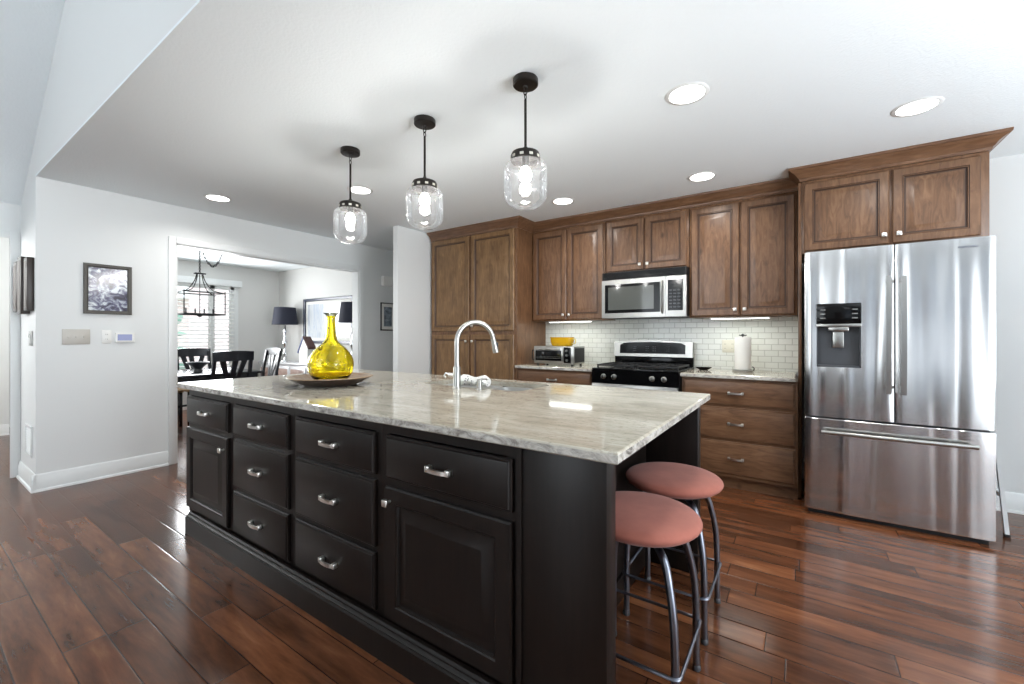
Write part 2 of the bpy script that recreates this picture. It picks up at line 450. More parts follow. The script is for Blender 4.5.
# great room south wall with openings for the added windows
mb = MB()
xs = [(-5.74, -3.7), (-1.5, 1.55), (2.85, 3.4)]
for a, b_ in xs: mb.box(a, b_, -4.1, -4.0, 0, 5.4 if -3 < a < 1 else 3.0)
for a, b_ in [(-3.7, -1.5), (1.55, 2.85)]: mb.box(a, b_, -4.1, -4.0, 0, .4 if a < 0 else .05).box(a, b_, -4.1, -4.0, 2.7, 3.1)
mb.box(-5.74, 3.4, -4.1, -4.0, 4.4, 5.5)
struct('wall_south', mb, WALL)
def window_frame(n, x0, x1, z0, z1, y, mull=1):  # unseen windows added for daylight and reflections
    mb = MB(); t = .06
    mb.box(x0, x0 + t, y - .05, y + .03, z0, z1).box(x1 - t, x1, y - .05, y + .03, z0, z1)
    mb.box(x0, x1, y - .05, y + .03, z0, z0 + t).box(x0, x1, y - .05, y + .03, z1 - t, z1)
    for k in range(mull):
        xm = x0 + (x1 - x0) * (k + 1) / (mull + 1); mb.box(xm - .02, xm + .02, y - .04, y + .02, z0, z1)
    struct('window_%d' % n, mb, TRIM)
window_frame(2, -3.7, -1.5, .4, 2.7, -4.03, 2); window_frame(3, 1.55, 2.85, .05, 2.7, -4.03, 3)
REFLECT_PANE, nt_, b_n = newmat('fridge_reflection_pane'); nt_.nodes.remove(b_n)  # added unseen pane, dims the sky and bands the fridge reflection
tl_ = N(nt_, 'ShaderNodeBsdfTranslucent'); L(nt_, ramp(nt_, noise(nt_, mapped(nt_, (4, 1, .2), False), 2, 2), [(.35, (.22, .24, .27, 1)), (.65, (.62, .65, .69, 1))]), tl_.inputs[0])
L(nt_, tl_.outputs[0], nt_.nodes['Material Output'].inputs[0])
sbox('window_3', REFLECT_PANE, 1.55, 2.85, -4.035, -4.03, .05, 2.7)

# unseen brown door added to put a dark streak in the fridge reflection
mb = MB(); mb.mat(WOOD).box(.15, 1.05, -4.0, -3.96, .005, 2.1, .004)
for z0, z1 in ((.2, .95), (1.1, 1.95)):
    for a, b_ in ((.25, .56), (.64, .95)): mb.box(a, b_, -3.962, -3.95, z0, z1, .004)
struct('added_door', mb)
# baseboards: profile swept straight
def baseboard(name, p0, p1, nrm, h=.135, t=.016):
    (x0, y0), (x1, y1) = p0, p1; nx, ny = nrm
    prof = [(0, 0), (t + .012, 0), (t + .010, .014), (t, .02), (t, h - .035), (t - .004, h - .028), (t - .004, h - .012), (.005, h), (0, h)]
    mb = MB(); mb.loft([[(x + nx * a, y + ny * a, z) for a, z in prof] for x, y in ((x0, y0), (x1, y1))])
    return struct(name, mb, TRIM)
baseboard('baseboard_west', (-4.95, .636), (-4.95, 1.50), (1, 0))
baseboard('baseboard_block', (-5.66, .66), (-4.926, .66), (0, -1))
baseboard('baseboard_west', (-4.95, 3.66), (-4.95, 6.1), (1, 0))
baseboard('baseboard_north', (1.0, 4.38), (3.3, 4.38), (0, -1))
baseboard('baseboard_foyer', (-8.8, .86), (-8.8, 1.25), (1, 0))
baseboard('baseboard_foyer', (-8.1, -1.2), (-8.1, .86), (1, 0))
baseboard('baseboard_partition', (-3.76, 3.25), (-3.76, 3.70), (1, 0))
baseboard('baseboard_dining', (-8.4, 4.31), (-5.07, 4.31), (0, -1))
# casing around the opening
mb = MB(); cw = .062
for y0, y1 in ((OY0 - cw, OY0), (OY1, OY1 + cw)): mb.box(-4.95, -4.932, y0, y1, 0, OZ + cw, .004)
mb.box(-4.95, -4.932, OY0, OY1, OZ, OZ + cw, .004)
mb.box(-5.072, -4.948, OY0 - .001, OY0 + .012, 0, OZ).box(-5.072, -4.948, OY1 - .012, OY1 + .001, 0, OZ).box(-5.072, -4.948, OY0, OY1, OZ - .012, OZ + .001)
struct('trim_1', mb, TRIM)
# foyer opening casing
mb = MB(); mb.box(-5.62, -5.60, .60, .66, 0, 2.12, .003).box(-5.62, -5.60, -1.0, .60, 2.06, 2.12, .003); struct('trim_2', mb, TRIM)

# dining window with shutters
win = MB()
for a, b_ in ((WY0, WY0 + .05), (WY1 - .05, WY1), (2.46, 2.53), (3.13, 3.2)): win.box(-8.47, -8.38, a, b_, WZ0, WZ1)
win.box(-8.47, -8.38, WY0, WY1, WZ0, WZ0 + .06).box(-8.47, -8.38, WY0, WY1, WZ1 - .06, WZ1)
for a, b_, c_, d_ in ((WY0 - .09, WY0, WZ0 - .09, WZ1 + .09), (WY1, WY1 + .07, WZ0 - .09, WZ1 + .09), (WY0 - .09, WY1 + .07, WZ1, WZ1 + .09)): win.box(-8.4, -8.375, a, b_, c_, d_, .004)
win.box(-8.4, -8.33, WY0 - .12, WY1 + .1, WZ0 - .04, WZ0, .006)
struct('window_1', win, TRIM)
pn = MB(); pn.box(-8.462, -8.458, WY0, WY1, WZ0, WZ1); struct('window_1', pn, PANE)
bl = thing('window_blind', 'white horizontal slat blind on the dining room window', 'blind', (-8.3, 2.6, 0))
mb = MB()
for k in range(20):
    z = .72 + k * .066
    if z > 2.04: break
    for a, b_ in ((-.84, -.12), (-.08, .52), (.56, .88)):
        M = Matrix.Translation((-.035, (a + b_) / 2, z)) @ Matrix.Rotation(.35, 4, 'Y'); mb.obox(M, .05, b_ - a, .004)
mb.build('slats', WHITE, bl)
mb = MB(); mb.box(-.09, .03, -.95, .99, 2.09, 2.2, .004).build('valance', TRIM, bl)
# outdoors seen through the blind
BRICK = plain('far_brick', (182, 166, 164), .9)
h = thing('neighbour_house', 'brick house wall seen through the dining room window', 'house', (-15, 4.2, 0))
mb = MB(); mb.box(-.5, .5, -6, -1.0, 0, 3).box(-.5, .5, .7, 6, 0, 3).build('wall', BRICK, h)
mb = MB(); mb.box(-.45, .45, -1, .7, 2.3, 3).build('lintel', TRIM, h)
mb = MB(); mb.box(-60, -8.6, -30, 40, -.25, -.15); struct('ground', mb, plain('bright_ground', (190, 200, 185), .9))
LEAFM = plain('leaf_green', (96, 128, 112), .8)
sh = thing('garden_shrub', 'pale green shrub outside the dining room window', 'shrub', (-11.5, 3.3, -.15))
mb = MB()
for k in range(60):
    a, b_, r = random.uniform(0, 2 * PI), random.uniform(0, 1.5), random.uniform(.2, .5)
    M = Matrix.Translation((r * math.cos(a), r * math.sin(a), .35 + b_)) @ Matrix.Rotation(random.uniform(0, 3), 4, Vector((random.random(), random.random(), 1)))
    mb.obox(M, .22, .16, .03, .01)
mb.build('foliage', LEAFM, sh); mb = MB(); mb.tube([(0, 0, 0), (.02, 0, .8), (0, .03, 1.5)], .03).build('stem', BRICK, sh)

# ------------------------------------------------------------------ hardware meshes (shared)
def pull_mesh(w=.094, m=CHROME):
    mb = MB()
    for s in (-1, 1): mb.box(s * w / 2 - .009, s * w / 2 + .009, -.024, 0, -.011, .011, .003)
    pts = [(-w / 2, -.020, 0), (-w * .3, -.025, -.001), (0, -.027, -.001), (w * .3, -.025, -.001), (w / 2, -.020, 0)]
    rg = []
    for p in spline(pts, 5): rg.append([(p.x, p.y - .004, p.z - .007), (p.x, p.y - .004, p.z + .007), (p.x, p.y + .004, p.z + .007), (p.x, p.y + .004, p.z - .007)])
    mb.loft(rg)
    o = mb.build('handle', m); me = o.data; bpy.data.objects.remove(o); return me
def knob_mesh():
    mb = MB(); mb.lathe([(.006, -.02), (.006, 0)], axis='Y', n=12); mb.box(-.014, .014, -.030, -.018, -.014, .014, .004)
    o = mb.build('knob', CHROME); me = o.data; bpy.data.objects.remove(o); return me
PULL, KNOB = pull_mesh(), knob_mesh()
def put(me, name, parent, loc, rz=0):
    o = bpy.data.objects.new(name, me); C.objects.link(o); o.parent = parent; o.location = loc; o.rotation_euler = (0, 0, rz); return o

# cabinet fronts (face -Y), built with origin at their own centre so the grain differs
T = .02
def raised_door(parent, x0, x1, z0, z1, y, m, knob=None, fr=.062):
    cx, cz = (x0 + x1) / 2, (z0 + z1) / 2; a, b_ = x0 - cx, x1 - cx; c_, d_ = z0 - cz, z1 - cz
    mb = MB()
    mb.rects(a, b_, c_, d_, [(0, 0), (0, -T + .006), (.003, -T + .003), (.006, -T), (fr - .012, -T), (fr - .008, -T + .004), (fr - .004, -T + .004), (fr, -T + .013), (fr + .008, -T + .013), (fr + .042, -T + .001), (fr + .05, -T + .001)])
    if m is not ESP:
        mb.mats = [m, GROOVE]; mb.bm.faces.ensure_lookup_table()
        for k, f in enumerate(mb.bm.faces): f.material_index = 1 if k // 4 in (4, 6, 7) and k < 40 else 0
    o = mb.build('door', m, parent, (cx, y, cz), 20)
    if knob: put(KNOB, 'knob', o, (knob[0] - cx, -T, knob[1] - cz))
    return o
def slab(parent, x0, x1, z0, z1, y, m, island=False):
    cx, cz = (x0 + x1) / 2, (z0 + z1) / 2; a, b_ = x0 - cx, x1 - cx; c_, d_ = z0 - cz, z1 - cz
    mb = MB()
    mb.rects(a, b_, c_, d_, [(0, 0), (0, -T + .009), (.003, -T + .006), (.008, -T + .006), (.011, -T + .001), (.014, -T)])
    o = mb.build('drawer', m, parent, (cx, y, cz), 20)
    put(PULL, 'handle', o, (0, -T, 0))
    return o
def carcass(parent, w, d, z0, z1, m, openings, st=.018):
    """hollow box from panels, local x 0..w, y 0..d; face frame with openings (x0,x1,z0,z1) covered by fronts"""
    mb = MB(); mb.mat(m)
    mb.box(0, st, .02, d, z0, z1).box(w - st, w, .02, d, z0, z1).box(st, w - st, d - .01, d, z0, z1).box(st, w - st, .02, d - .01, z0, z0 + st)
    mb.box(0, .038, 0, .02, z0, z1).box(w - .038, w, 0, .02, z0, z1)
    zs = sorted({round(v, 3) for v in openings})
    for v in zs: mb.box(.038, w - .038, 0, .02, v - .02, v + .02)
    mb.box(.038, w - .038, 0, .02, z1 - .04, z1).box(.038, w - .038, 0, .02, z0, z0 + .04)
    return mb.build('body', m, parent)

# ------------------------------------------------------------------ island
IY = 1.095
units = [(-3.245, -2.63), (-2.63, -1.994), (-1.994, -1.352), (-1.352, -.72)]
desc = ['black island cabinet at the far left end, one drawer above a door',
        'black island cabinet with three drawers, second from the far left end',
        'black island cabinet with three drawers, next to the wide door cabinet by the stools',
        'black island cabinet nearest the camera, one drawer above a large raised panel door']
for i, (a, b_) in enumerate(units):
    t = thing('island_cabinet', desc[i], 'cabinet', (a, IY, 0), 0, 'island base cabinets'); W_ = b_ - a
    carcass(t, W_ - .001, .62, .1, .882, ESP, [.657] if i in (0, 3) else [.657, .37])
    x0, x1 = .033, W_ - .033
    if i == 0: x0 = .008
    if i == 3: x1 = W_ - .014
    slab(t, x0, x1, .672, .838, 0, ESP)
    if i in (0, 3):
        kx = x1 - .035 if i == 0 else x0 + .03
        raised_door(t, x0, x1, .135, .642, 0, ESP, (kx, .575 if i == 0 else .59), .07)
    else:
        slab(t, x0, x1, .385, .65, 0, ESP); slab(t, x0, x1, .135, .362, 0, ESP)
# plinth with moulded top
t = thing('island_plinth', 'black moulded plinth running along the foot of the island', 'plinth', (-3.15, 1.045, 0))
prof = [(-.004, 0), (-.004, .098), (.004, .102), (.004, .106), (.010, .112), (.014, .114), (.014, .12), (.022, .126), (.03, .126), (.038, .126), (.038, 0)]
mb = MB(); mb.loft([[(x, y, z) for y, z in prof] for x in (0.0, 2.72)])
mb.build('base_moulding', ESP, t)
t = thing('island_back_panel', 'black back panelling of the island facing the stove', 'panel', (-3.245, 2.36, 0))
mb = MB(); mb.box(0, 2.524, 0, .04, 0, .882).build('panel', ESP, t)
t = thing('island_side_panel', 'black side panelling of the island behind the stools', 'panel', (-.712, 1.17, 0))
mb = MB(); mb.box(0, .02, 0, 1.155, 0, .882).build('panel', ESP, t)
mb = MB(); mb.box(.02, .034, .002, 1.150, 0, .11, .003).build('base_moulding', ESP, t)
t = thing('island_side_panel', 'black side panelling at the dining room end of the island', 'panel', (-3.245, 1.72, 0))
mb = MB(); mb.box(0, .02, 0, .635, 0, .882).build('panel', ESP, t)
t = thing('island_end_panel', 'wide plain black panel supporting the near corner of the island counter', 'panel', (-.72, 1.09, 0))
mb = MB(); mb.box(0, .29, 0, .068, 0, .882, .002).build('panel', ESP, t)
mb = MB(); mb.box(0.005, .02, -.006, 0, .126, .882).build('stile', ESP, t)
t = thing('island_end_panel', 'narrow black panel supporting the far corner of the island counter behind the stools', 'panel', (-.72, 2.33, 0))
mb = MB(); mb.box(0.001, .29, 0, .07, 0, .882, .002).build('panel', ESP, t)
mb = MB(); mb.box(.05, .27, -.012, 0, 0, .11, .002).build('base_moulding', ESP, t)

# countertop, boolean holes for the sink
def counter(name, x0, x1, y0, y1, label, hole=None, rough=True, chip=None):
    mb = MB(); mb.mat(GRAN); zt, zb = .915, .883
    if chip: poly = chip
    else: poly = [(x0, y0), (x1, y0), (x1, y1), (x0, y1)]
    # bevelled slab: rings from bottom to top, chiselled edge
    def inset(p, d):
        cx, cy = sum(q[0] for q in p) / len(p), sum(q[1] for q in p) / len(p)
        n = len(p); out = []
        for i in range(n):
            a, b_, c_ = Vector(p[i - 1]), Vector(p[i]), Vector(p[(i + 1) % n])
            e1, e2 = (b_ - a).normalized(), (c_ - b_).normalized()
            n1, n2 = Vector((-e1.y, e1.x)), Vector((-e2.y, e2.x)); k = (n1 + n2); k = k / max(.3, k.dot(n1))
            out.append((b_.x + k.x * d, b_.y + k.y * d))
        return out
    rg = [[(x, y, z) for x, y in inset(poly, d)] for z, d in ((zb, .004), (zb + .004, 0), (zt - .006, 0), (zt - .002, .002), (zt, .006))]
    mb.loft(rg)
    for f in mb.bm.faces:
        f.normal_update()
        if abs(f.normal.z) < .3: 
            if GEDGE not in mb.mats: mb.mats.append(GEDGE)
            f.material_index = 1
    o = mb.build(name, None, None, None, 25)
    if hole:
        hb = MB(); hb.box(*hole, .8, 1.0); 
        es = [e for e in hb.bm.edges if abs(e.verts[0].co.z - e.verts[1].co.z) > .1]
        bmesh.ops.bevel(hb.bm, geom=es, offset=.05, segments=6, affect='EDGES', profile=.5)
        hc = hb.build('cutter', GRAN)
        md = o.modifiers.new('b', 'BOOLEAN'); md.object = hc; md.operation = 'DIFFERENCE'; md.solver = 'EXACT'
        dg = bpy.context.evaluated_depsgraph_get(); me = bpy.data.meshes.new_from_object(o.evaluated_get(dg))
        o.modifiers.clear(); o.data = me; bpy.data.objects.remove(hc)
        me.shade_smooth(); me.set_sharp_from_angle(angle=math.radians(25))
    tag(o, label, 'countertop'); return o
SX0, SX1, SY0, SY1 = -2.03, -1.27, 1.94, 2.32
counter('island_countertop', -3.35, -.388, 1.06, 2.437, 'large cream granite island countertop with a chiselled edge and sink cut-out', (SX0, SX1, SY0, SY1))
counter('countertop', -2.478, -1.612, 3.712, 4.368, 'cream granite counter left of the stove under the toaster oven')
counter('countertop', -.822, -.024, 3.712, 4.368, 'cream granite counter right of the stove under the paper towels')

# sink: two bowls under the counter
t = thing('kitchen_sink', 'undermount stainless steel double sink in the island counter', 'sink', (SX0, SY0, 0))
def bowl(x0, x1, y0, y1):
    mb = MB(); rg = []
    def rr(ix, z, rad):
        pts = []
        for cx, cy, a0 in ((x1 - ix - rad, y1 - ix - rad, 0), (x0 + ix + rad, y1 - ix - rad, PI / 2), (x0 + ix + rad, y0 + ix + rad, PI), (x1 - ix - rad, y0 + ix + rad, 1.5 * PI)):
            for k in range(5): a = a0 + k * PI / 8; pts.append((cx + rad * math.cos(a), cy + rad * math.sin(a), z))
        return pts
    mb.loft([rr(-.012, .882, .05), rr(0, .882, .045), rr(.004, .74, .045), (rr(.03, .71, .04)), rr(.10, .705, .03)], True, False, True)
    return mb.build('bowl', SINKST, t)
w_ = SX1 - SX0; bowl(.0, w_ * .53 - .012, 0, SY1 - SY0); bowl(w_ * .53 + .012, w_, 0, SY1 - SY0)
mb = MB(); mb.lathe([(.03, .7055), (.034, .709), (.03, .712), (.0, .712)], w_ * .76, .19, cap=False).build('drain', CHROME, t)

# faucet
t = thing('faucet', 'tall brushed steel gooseneck faucet on the island', 'faucet', (-1.657, 1.873, .915))
mb = MB(); mb.lathe([(.026, 0), (.026, .006), (.022, .01), (.021, .12), (.018, .126), (.016, .13)], n=24).build('base', STEEL, t)
dx, dy = .127, .227; dl = math.hypot(dx, dy); pts = [(0, 0, .12), (0, 0, .22)]
pts = [(0, 0, .12 + k * .03) for k in range(5)]; r_ = dl / 2 * .9
for k in range(0, 13):
    a = PI - k * PI / 12 * .97; u = r_ + r_ * math.cos(a); z = .27 + r_ * 1.0 * math.sin(a); pts.append((dx / dl * u, dy / dl * u, z))
mb = MB(); mb.tube(pts, .0145, 14).build('spout', STEEL, t)
e1 = Vector(pts[-1]); dirv = (Vector(pts[-1]) - Vector(pts[-2])).normalized()
mb = MB(); mb.tube([e1 - dirv * .005, e1 + dirv * .02, e1 + dirv * .065, e1 + dirv * .08], [.016, .0165, .0195, .0185], 16)
sp = mb.build('spray_head', STEEL, t)
mb = MB(); p_ = e1 + dirv * .035 + Vector((.018, .004, .004)); mb.obox(Matrix.Translation(p_) @ Matrix.Rotation(.2, 4, 'Y'), .008, .012, .03, .003).build('spray_button', DKGREY, sp)
mb = MB(); mb.tube([(-.015, 0, .075), (-.055, -.01, .078)], .012, 12).tube([(-.052, -.01, .08), (-.075, -.015, .084), (-.082, -.02, .07), (-.07, -.018, .06)], .006, 8).build('lever', CHROME, t)
# soap dispenser
t = thing('soap_dispenser', 'short steel soap pump base right of the faucet', 'soap dispenser', (-1.495, 1.88, .915))
mb = MB(); mb.lathe([(.018, 0), (.018, .004), (.0135, .008), (.0135, .05), (.015, .052), (.015, .058), (.004, .06)], n=20).build('body', STEEL, t)
mb = MB(); mb.tube([(0, 0, .056), (.01, .025, .06), (.015, .05, .056)], .006, 8).build('nozzle', STEEL, t)
# speckled cloth over the divider
mb = MB(); rg = []
for k in range(9):
    u = k / 8; x = -.10 + .20 * u; hz = .03 + .004 * math.sin(u * 9) ; ww = .045 + .01 * math.sin(u * 9 + 1)
    rg.append([(x, ww * math.cos(a) + .012 * math.sin(u * 5), .002 + hz * (1 + math.sin(a)) * (.8 if abs(u - .5) > .45 else 1)) for a in [2 * PI * j / 12 for j in range(12)]])
mb.loft(rg)
o = mb.build('dish_cloth', SPECK, None, (-1.64, 1.96, .9155)); o.rotation_euler = (0, 0, .25)
o.location = (-1.625, 1.99, .916); tag(o, 'white speckled rolled dish cloth beside the sink', 'cloth')

# plate and vase
PX, PY = -2.42, 1.56
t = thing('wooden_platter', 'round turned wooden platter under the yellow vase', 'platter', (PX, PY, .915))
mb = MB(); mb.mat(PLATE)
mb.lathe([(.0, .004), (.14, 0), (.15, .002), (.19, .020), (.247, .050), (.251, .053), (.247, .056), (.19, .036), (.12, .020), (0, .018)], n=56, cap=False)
mb.mats.append(plain('shadowed_brown_underside', (62, 46, 38), .35))  # brown underside darkened, its shadow put into the colour
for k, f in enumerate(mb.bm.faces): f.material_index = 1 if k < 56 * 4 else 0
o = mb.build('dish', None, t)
mb = MB(); mb.lathe([(.135, 0), (.145, -.0), (.145, .004), (.135, .004)], n=48, cap=False).build('foot', MATTE, t)
t = thing('yellow_vase', 'bulbous yellow blown glass bottle vase on the wooden platter', 'vase', (PX, PY, .935))
op = [(.0, .002), (.06, .0), (.09, .008), (.122, .05), (.134, .10), (.128, .145), (.11, .18), (.085, .21), (.055, .235), (.036, .262), (.029, .30), (.026, .35), (.024, .395), (.027, .405), (.03, .41)]
sm = [(p.x, p.z) for p in spline([(r, 0, z) for r, z in op], 4)]
inn = [(max(r - .005, 0), z + (.007 if z < .03 else 0)) for r, z in sm][::-1]
mb = MB(); mb.lathe(sm + inn, n=56, cap=False).build('bottle', AMBER, t, smooth=80)
mb = MB(); mb.lathe([(.030, .411), (.034, .418), (.044, .424), (.046, .427), (.040, .427), (.030, .419), (.026, .411)], n=40, cap=False).build('lip', thin_glass('clear_lip', (.9, .92, .85, 1)), t)

# ------------------------------------------------------------------ pantry and wall cabinets
YF = 3.76
def cyc(prof, path, mb):
    """sweep crown profile (out, z) along an open path of (x,y); outward to the right of travel"""
    rg = []
    P = [Vector(p) for p in path]; n = len(P)
    for i in range(n):
        if i == 0: d = (P[1] - P[0]).normalized(); k = Vector((d.y, -d.x))
        elif i == n - 1: d = (P[i] - P[i - 1]).normalized(); k = Vector((d.y, -d.x))
        else:
            d1, d2 = (P[i] - P[i - 1]).normalized(), (P[i + 1] - P[i]).normalized(); n1, n2 = Vector((d1.y, -d1.x)), Vector((d2.y, -d2.x)); k = n1 + n2; k = k / k.dot(n1)
        rg.append([(P[i].x + k.x * a, P[i].y + k.y * a, z) for a, z in prof])
    mb.loft(rg); return mb
CROWN = [(0, 2.375), (.006, 2.375), (.01, 2.385), (.012, 2.395), (.02, 2.40), (.028, 2.415), (.045, 2.432), (.066, 2.444), (.07, 2.45), (.078, 2.452), (.08, 2.4685), (0, 2.4685)]
t = thing('pantry_cabinet', 'tall brown wood pantry cabinet with four raised panel doors', 'cabinet', (-3.74, YF, 0))
W_ = 1.26; mb = MB(); mb.box(0, W_, 0, .615, .1, 2.374).box(.02, W_ - .02, .06, .6, 0, .1).build('body', WOOD, t)
for z0, z1, kz in ((.13, 1.235, 1.16), (1.275, 2.365, 1.335)):
    raised_door(t, .02, .608, z0, z1, 0, WOODLIT, (.578, kz)); raised_door(t, .64, 1.228, z0, z1, 0, WOODLIT, (.67, kz))
YU = 4.07
t = thing('crown_moulding', 'continuous wooden crown moulding at the ceiling above all the brown cabinets', 'moulding', (0, 0, 0))
mb = MB(); cyc(CROWN, [(-3.74, YF), (-2.48, YF), (-2.48, YU), (.01, YU), (.01, 3.86), (.981, 3.86), (.981, 4.375)], mb).build('crown', WOODH, t)
def wallcab(x0, x1, z0, label, split):
    t = thing('wall_cabinet', label, 'cabinet', (x0, YU, 0), 0, 'wall cabinets'); W_ = x1 - x0
    mb = MB(); mb.box(.001, W_ - .001, 0, .295, z0, 2.374, .001).build('body', WOOD, t)
    for a, b_, kx in ((.018, split - x0 - .006, split - x0 - .036), (split - x0 + .006, W_ - .018, split - x0 + .036)):
        raised_door(t, a, b_, z0 + .012, 2.352, 0, WOOD, (kx, z0 + .06))
    return t
wallcab(-2.479, -1.622, 1.385, 'brown two-door wall cabinet above the toaster oven', -2.045)
wallcab(-1.618, -.826, 1.845, 'short brown two-door wall cabinet above the microwave', -1.226)
wallcab(-.822, -.012, 1.385, 'brown two-door wall cabinet above the paper towels', -.417)
# fridge surround
t = thing('refrigerator_surround', 'tall narrow brown board between the drawers and the refrigerator', 'cabinet board', (-.008, 3.86, 0))
mb = MB(); mb.box(0, .022, 0, .515, 0, 2.37, .001).build('board', WOOD, t)
t = thing('fridge_cabinet', 'wide brown two-door cabinet above the refrigerator', 'cabinet', (0.016, 3.86, 0))
mb = MB(); mb.box(0, .965, 0, .515, 1.835, 2.374, .001).build('body', WOOD, t)
raised_door(t, .012, .492, 1.85, 2.352, 0, WOOD, (.462, 1.91)); raised_door(t, .508, .925, 1.85, 2.352, 0, WOOD, (.538, 1.91))
# base cabinets
def basecab(x0, x1, label, drawers, doors=False):
    t = thing('base_cabinet', label, 'cabinet', (x0, 3.76, 0), 0, 'base cabinets along the tiled wall'); W_ = x1 - x0
    mb = MB(); mb.box(.001, W_ - .001, 0, .60, .1, .882).box(.001, W_ - .001, .05, .6, 0, .1).build('body', WOODH, t)
    for z0, z1 in drawers: slab(t, .018, W_ - .018, z0, z1, 0, WOODH)
    if doors:
        raised_door(t, .018, W_ / 2 - .005, .12, drawers[0][0] - .02, 0, WOOD, (W_ / 2 - .035, .6)); raised_door(t, W_ / 2 + .005, W_ - .018, .12, drawers[0][0] - .02, 0, WOOD, (W_ / 2 + .035, .6))
    return t
basecab(-2.478, -1.615, 'brown base cabinet with a top drawer left of the stove', [(.70, .865)], True)
basecab(-.82, -.009, 'brown base cabinet with three wide drawers beside the refrigerator', [(.672, .865), (.402, .652), (.125, .382)])

# under-cabinet lights
for x0, x1, lb in ((-2.30, -1.80, 'bright light strip under the wall cabinet over the toaster oven'), (-.66, -.2, 'bright light strip under the wall cabinet over the paper towels')):
    t = thing('under_cabinet_light', lb, 'light', ((x0 + x1) / 2, 4.14, 1.385), 0, 'under cabinet lights'); hw = (x1 - x0) / 2
    mb = MB(); mb.box(-hw, hw, -.03, .03, -.014, -.0005, .002).build('housing', WHITE, t)
    mb = MB(); mb.box(-hw + .01, hw - .01, -.022, .022, -.017, -.0145).build('diffuser', STRIP_E, t)
    area('strip_glow', ((x0 + x1) / 2, 4.14, 1.362), (0, 0, 0), x1 - x0, .05, 1.0, (.97, 1, .95))

# ------------------------------------------------------------------ microwave
t = thing('microwave', 'stainless over-the-range microwave with black vent above its door', 'microwave', (-1.22, 3.97, 0))
mb = MB(); mb.box(-.394, .394, .03, .39, 1.395, 1.838, .003).build('body', MATTE, t)
mb = MB()
mb.mat(MATTE).box(-.394, .394, .002, .03, 1.765, 1.838, .003)
mb.mat(BLACK)
for k in range(6): mb.box(-.38, .38, -.004, .004, 1.772 + k * .011, 1.777 + k * .011)
mb.build('vent_grille', None, t)
def bow(x0, x1, z0, z1, d, y=0, thick=.03, n=12):
    rg = []
    for k in range(n + 1):
        x = x0 + (x1 - x0) * k / n; q = -d * math.cos((x) / .39 * 1.25)
        rg.append([(x, y + q, z0), (x, y + q, z1), (x, thick, z1), (x, thick, z0)])
    return rg
mb = MB(); mb.loft(bow(-.394, .215, 1.395, 1.76, .022)); dr = mb.build('door', STEEL, t)
mb = MB(); mb.loft(bow(-.36, .17, 1.44, 1.715, .022, -.003, .02)); mb.build('window', BLACK, dr)
mb = MB(); mb.loft(bow(-.325, .115, 1.47, 1.69, .022, -.005, .02)); mb.build('inner_glass', plain('grey_glass', (86, 88, 84), .08), dr)
mb = MB(); mb.tube(spline([(.19, -.02, 1.43), (.19, -.05, 1.47), (.19, -.052, 1.68), (.19, -.02, 1.72)], 5), .008, 10).build('handle', STEEL, dr)
mb = MB(); mb.loft(bow(.218, .394, 1.395, 1.76, .022)); cp = mb.build('control_panel', STEEL, t)
mb = MB(); mb.mat(BLACK); mb.loft(bow(.238, .365, 1.45, 1.725, .022, -.003, .02))
mb.mat(DKGREY)
for r in range(6):
    for q in range(3): mb.box(.252 + q * .035, .274 + q * .035, -.024, -.015, 1.475 + r * .03, 1.487 + r * .03)
mb.build('keypad', None, cp)
mb = MB(); mb.lathe([(.0, -.028), (.014, -.028), (.016, -.02), (0, -.02)], 0, 0, 20, False, 'Y', 1.6, .5); o = mb.build('badge', CHROME, dr); o.location = (-.08, 0, 1.742)

# ------------------------------------------------------------------ range
t = thing('gas_range', 'black and stainless gas range with a raised control backguard', 'stove', (-1.22, 3.70, 0))
mb = MB(); mb.box(-.385, .385, .03, .655, .02, .905, .003).build('body', MATTE, t)
mb = MB(); mb.box(-.385, .385, .0, .655, .905, .925, .004).build('cooktop', BLACK, t)
mb = MB(); mb.prism([(-.385, .79), (.385, .79), (.385, .904), (-.385, .904)], .0, .03).build('control_fascia', BLACK, t)
for k, x in enumerate((-.27, -.17, .17, .27)):
    mb = MB(); mb.lathe([(.024, 0), (.024, -.006), (.019, -.008), (.017, -.03), (.0, -.031)], axis='Y', n=20, cap=False); kn = mb.build('knob', STEEL if k else STEEL, t, (x, 0, .85))
    mb = MB(); mb.box(-.004, .004, -.036, -.03, -.015, .015, .001).build('grip', BLACK, kn)
mb = MB(); mb.box(-.38, .38, -.01, .028, .22, .785, .004); od = mb.build('oven_door', STEEL, t)
mb = MB(); mb.box(-.28, .28, -.013, -.009, .34, .62, .001).build('oven_window', BLACK, od)
mb = MB(); mb.tube([(-.33, -.012, .735), (-.33, -.05, .735)], .008).tube([(.33, -.012, .735), (.33, -.05, .735)], .008).tube([(-.35, -.055, .735), (.35, -.055, .735)], .012, 12).build('oven_handle', STEEL, od)
mb = MB(); mb.box(-.38, .38, -.005, .028, .04, .21, .004).build('storage_drawer', STEEL, t)
for gx in (-.19, .19):
    mb = MB()
    for y in (.08, .30, .52): mb.box(gx - .175, gx + .175, y - .006, y + .006, .94, .955, .002)
    for q in (-.17, -.06, .06, .17): mb.box(gx + q - .006, gx + q + .006, .08, .52, .94, .955, .002)
    for q in (-.17, .17):
        for y in (.085, .515): mb.box(gx + q - .007, gx + q + .007, y - .007, y + .007, .925, .94)
    for y in (.19, .41): mb.lathe([(.05, .926), (.05, .934), (.035, .936), (.033, .943), (0, .943)], gx, y, 20)
    mb.build('grate', MATTE, t)
mb = MB(); mb.box(-.385, .385, .60, .655, .925, 1.02, .002); mb.build('back_riser', BLACK, t)
mb = MB()
rg = []
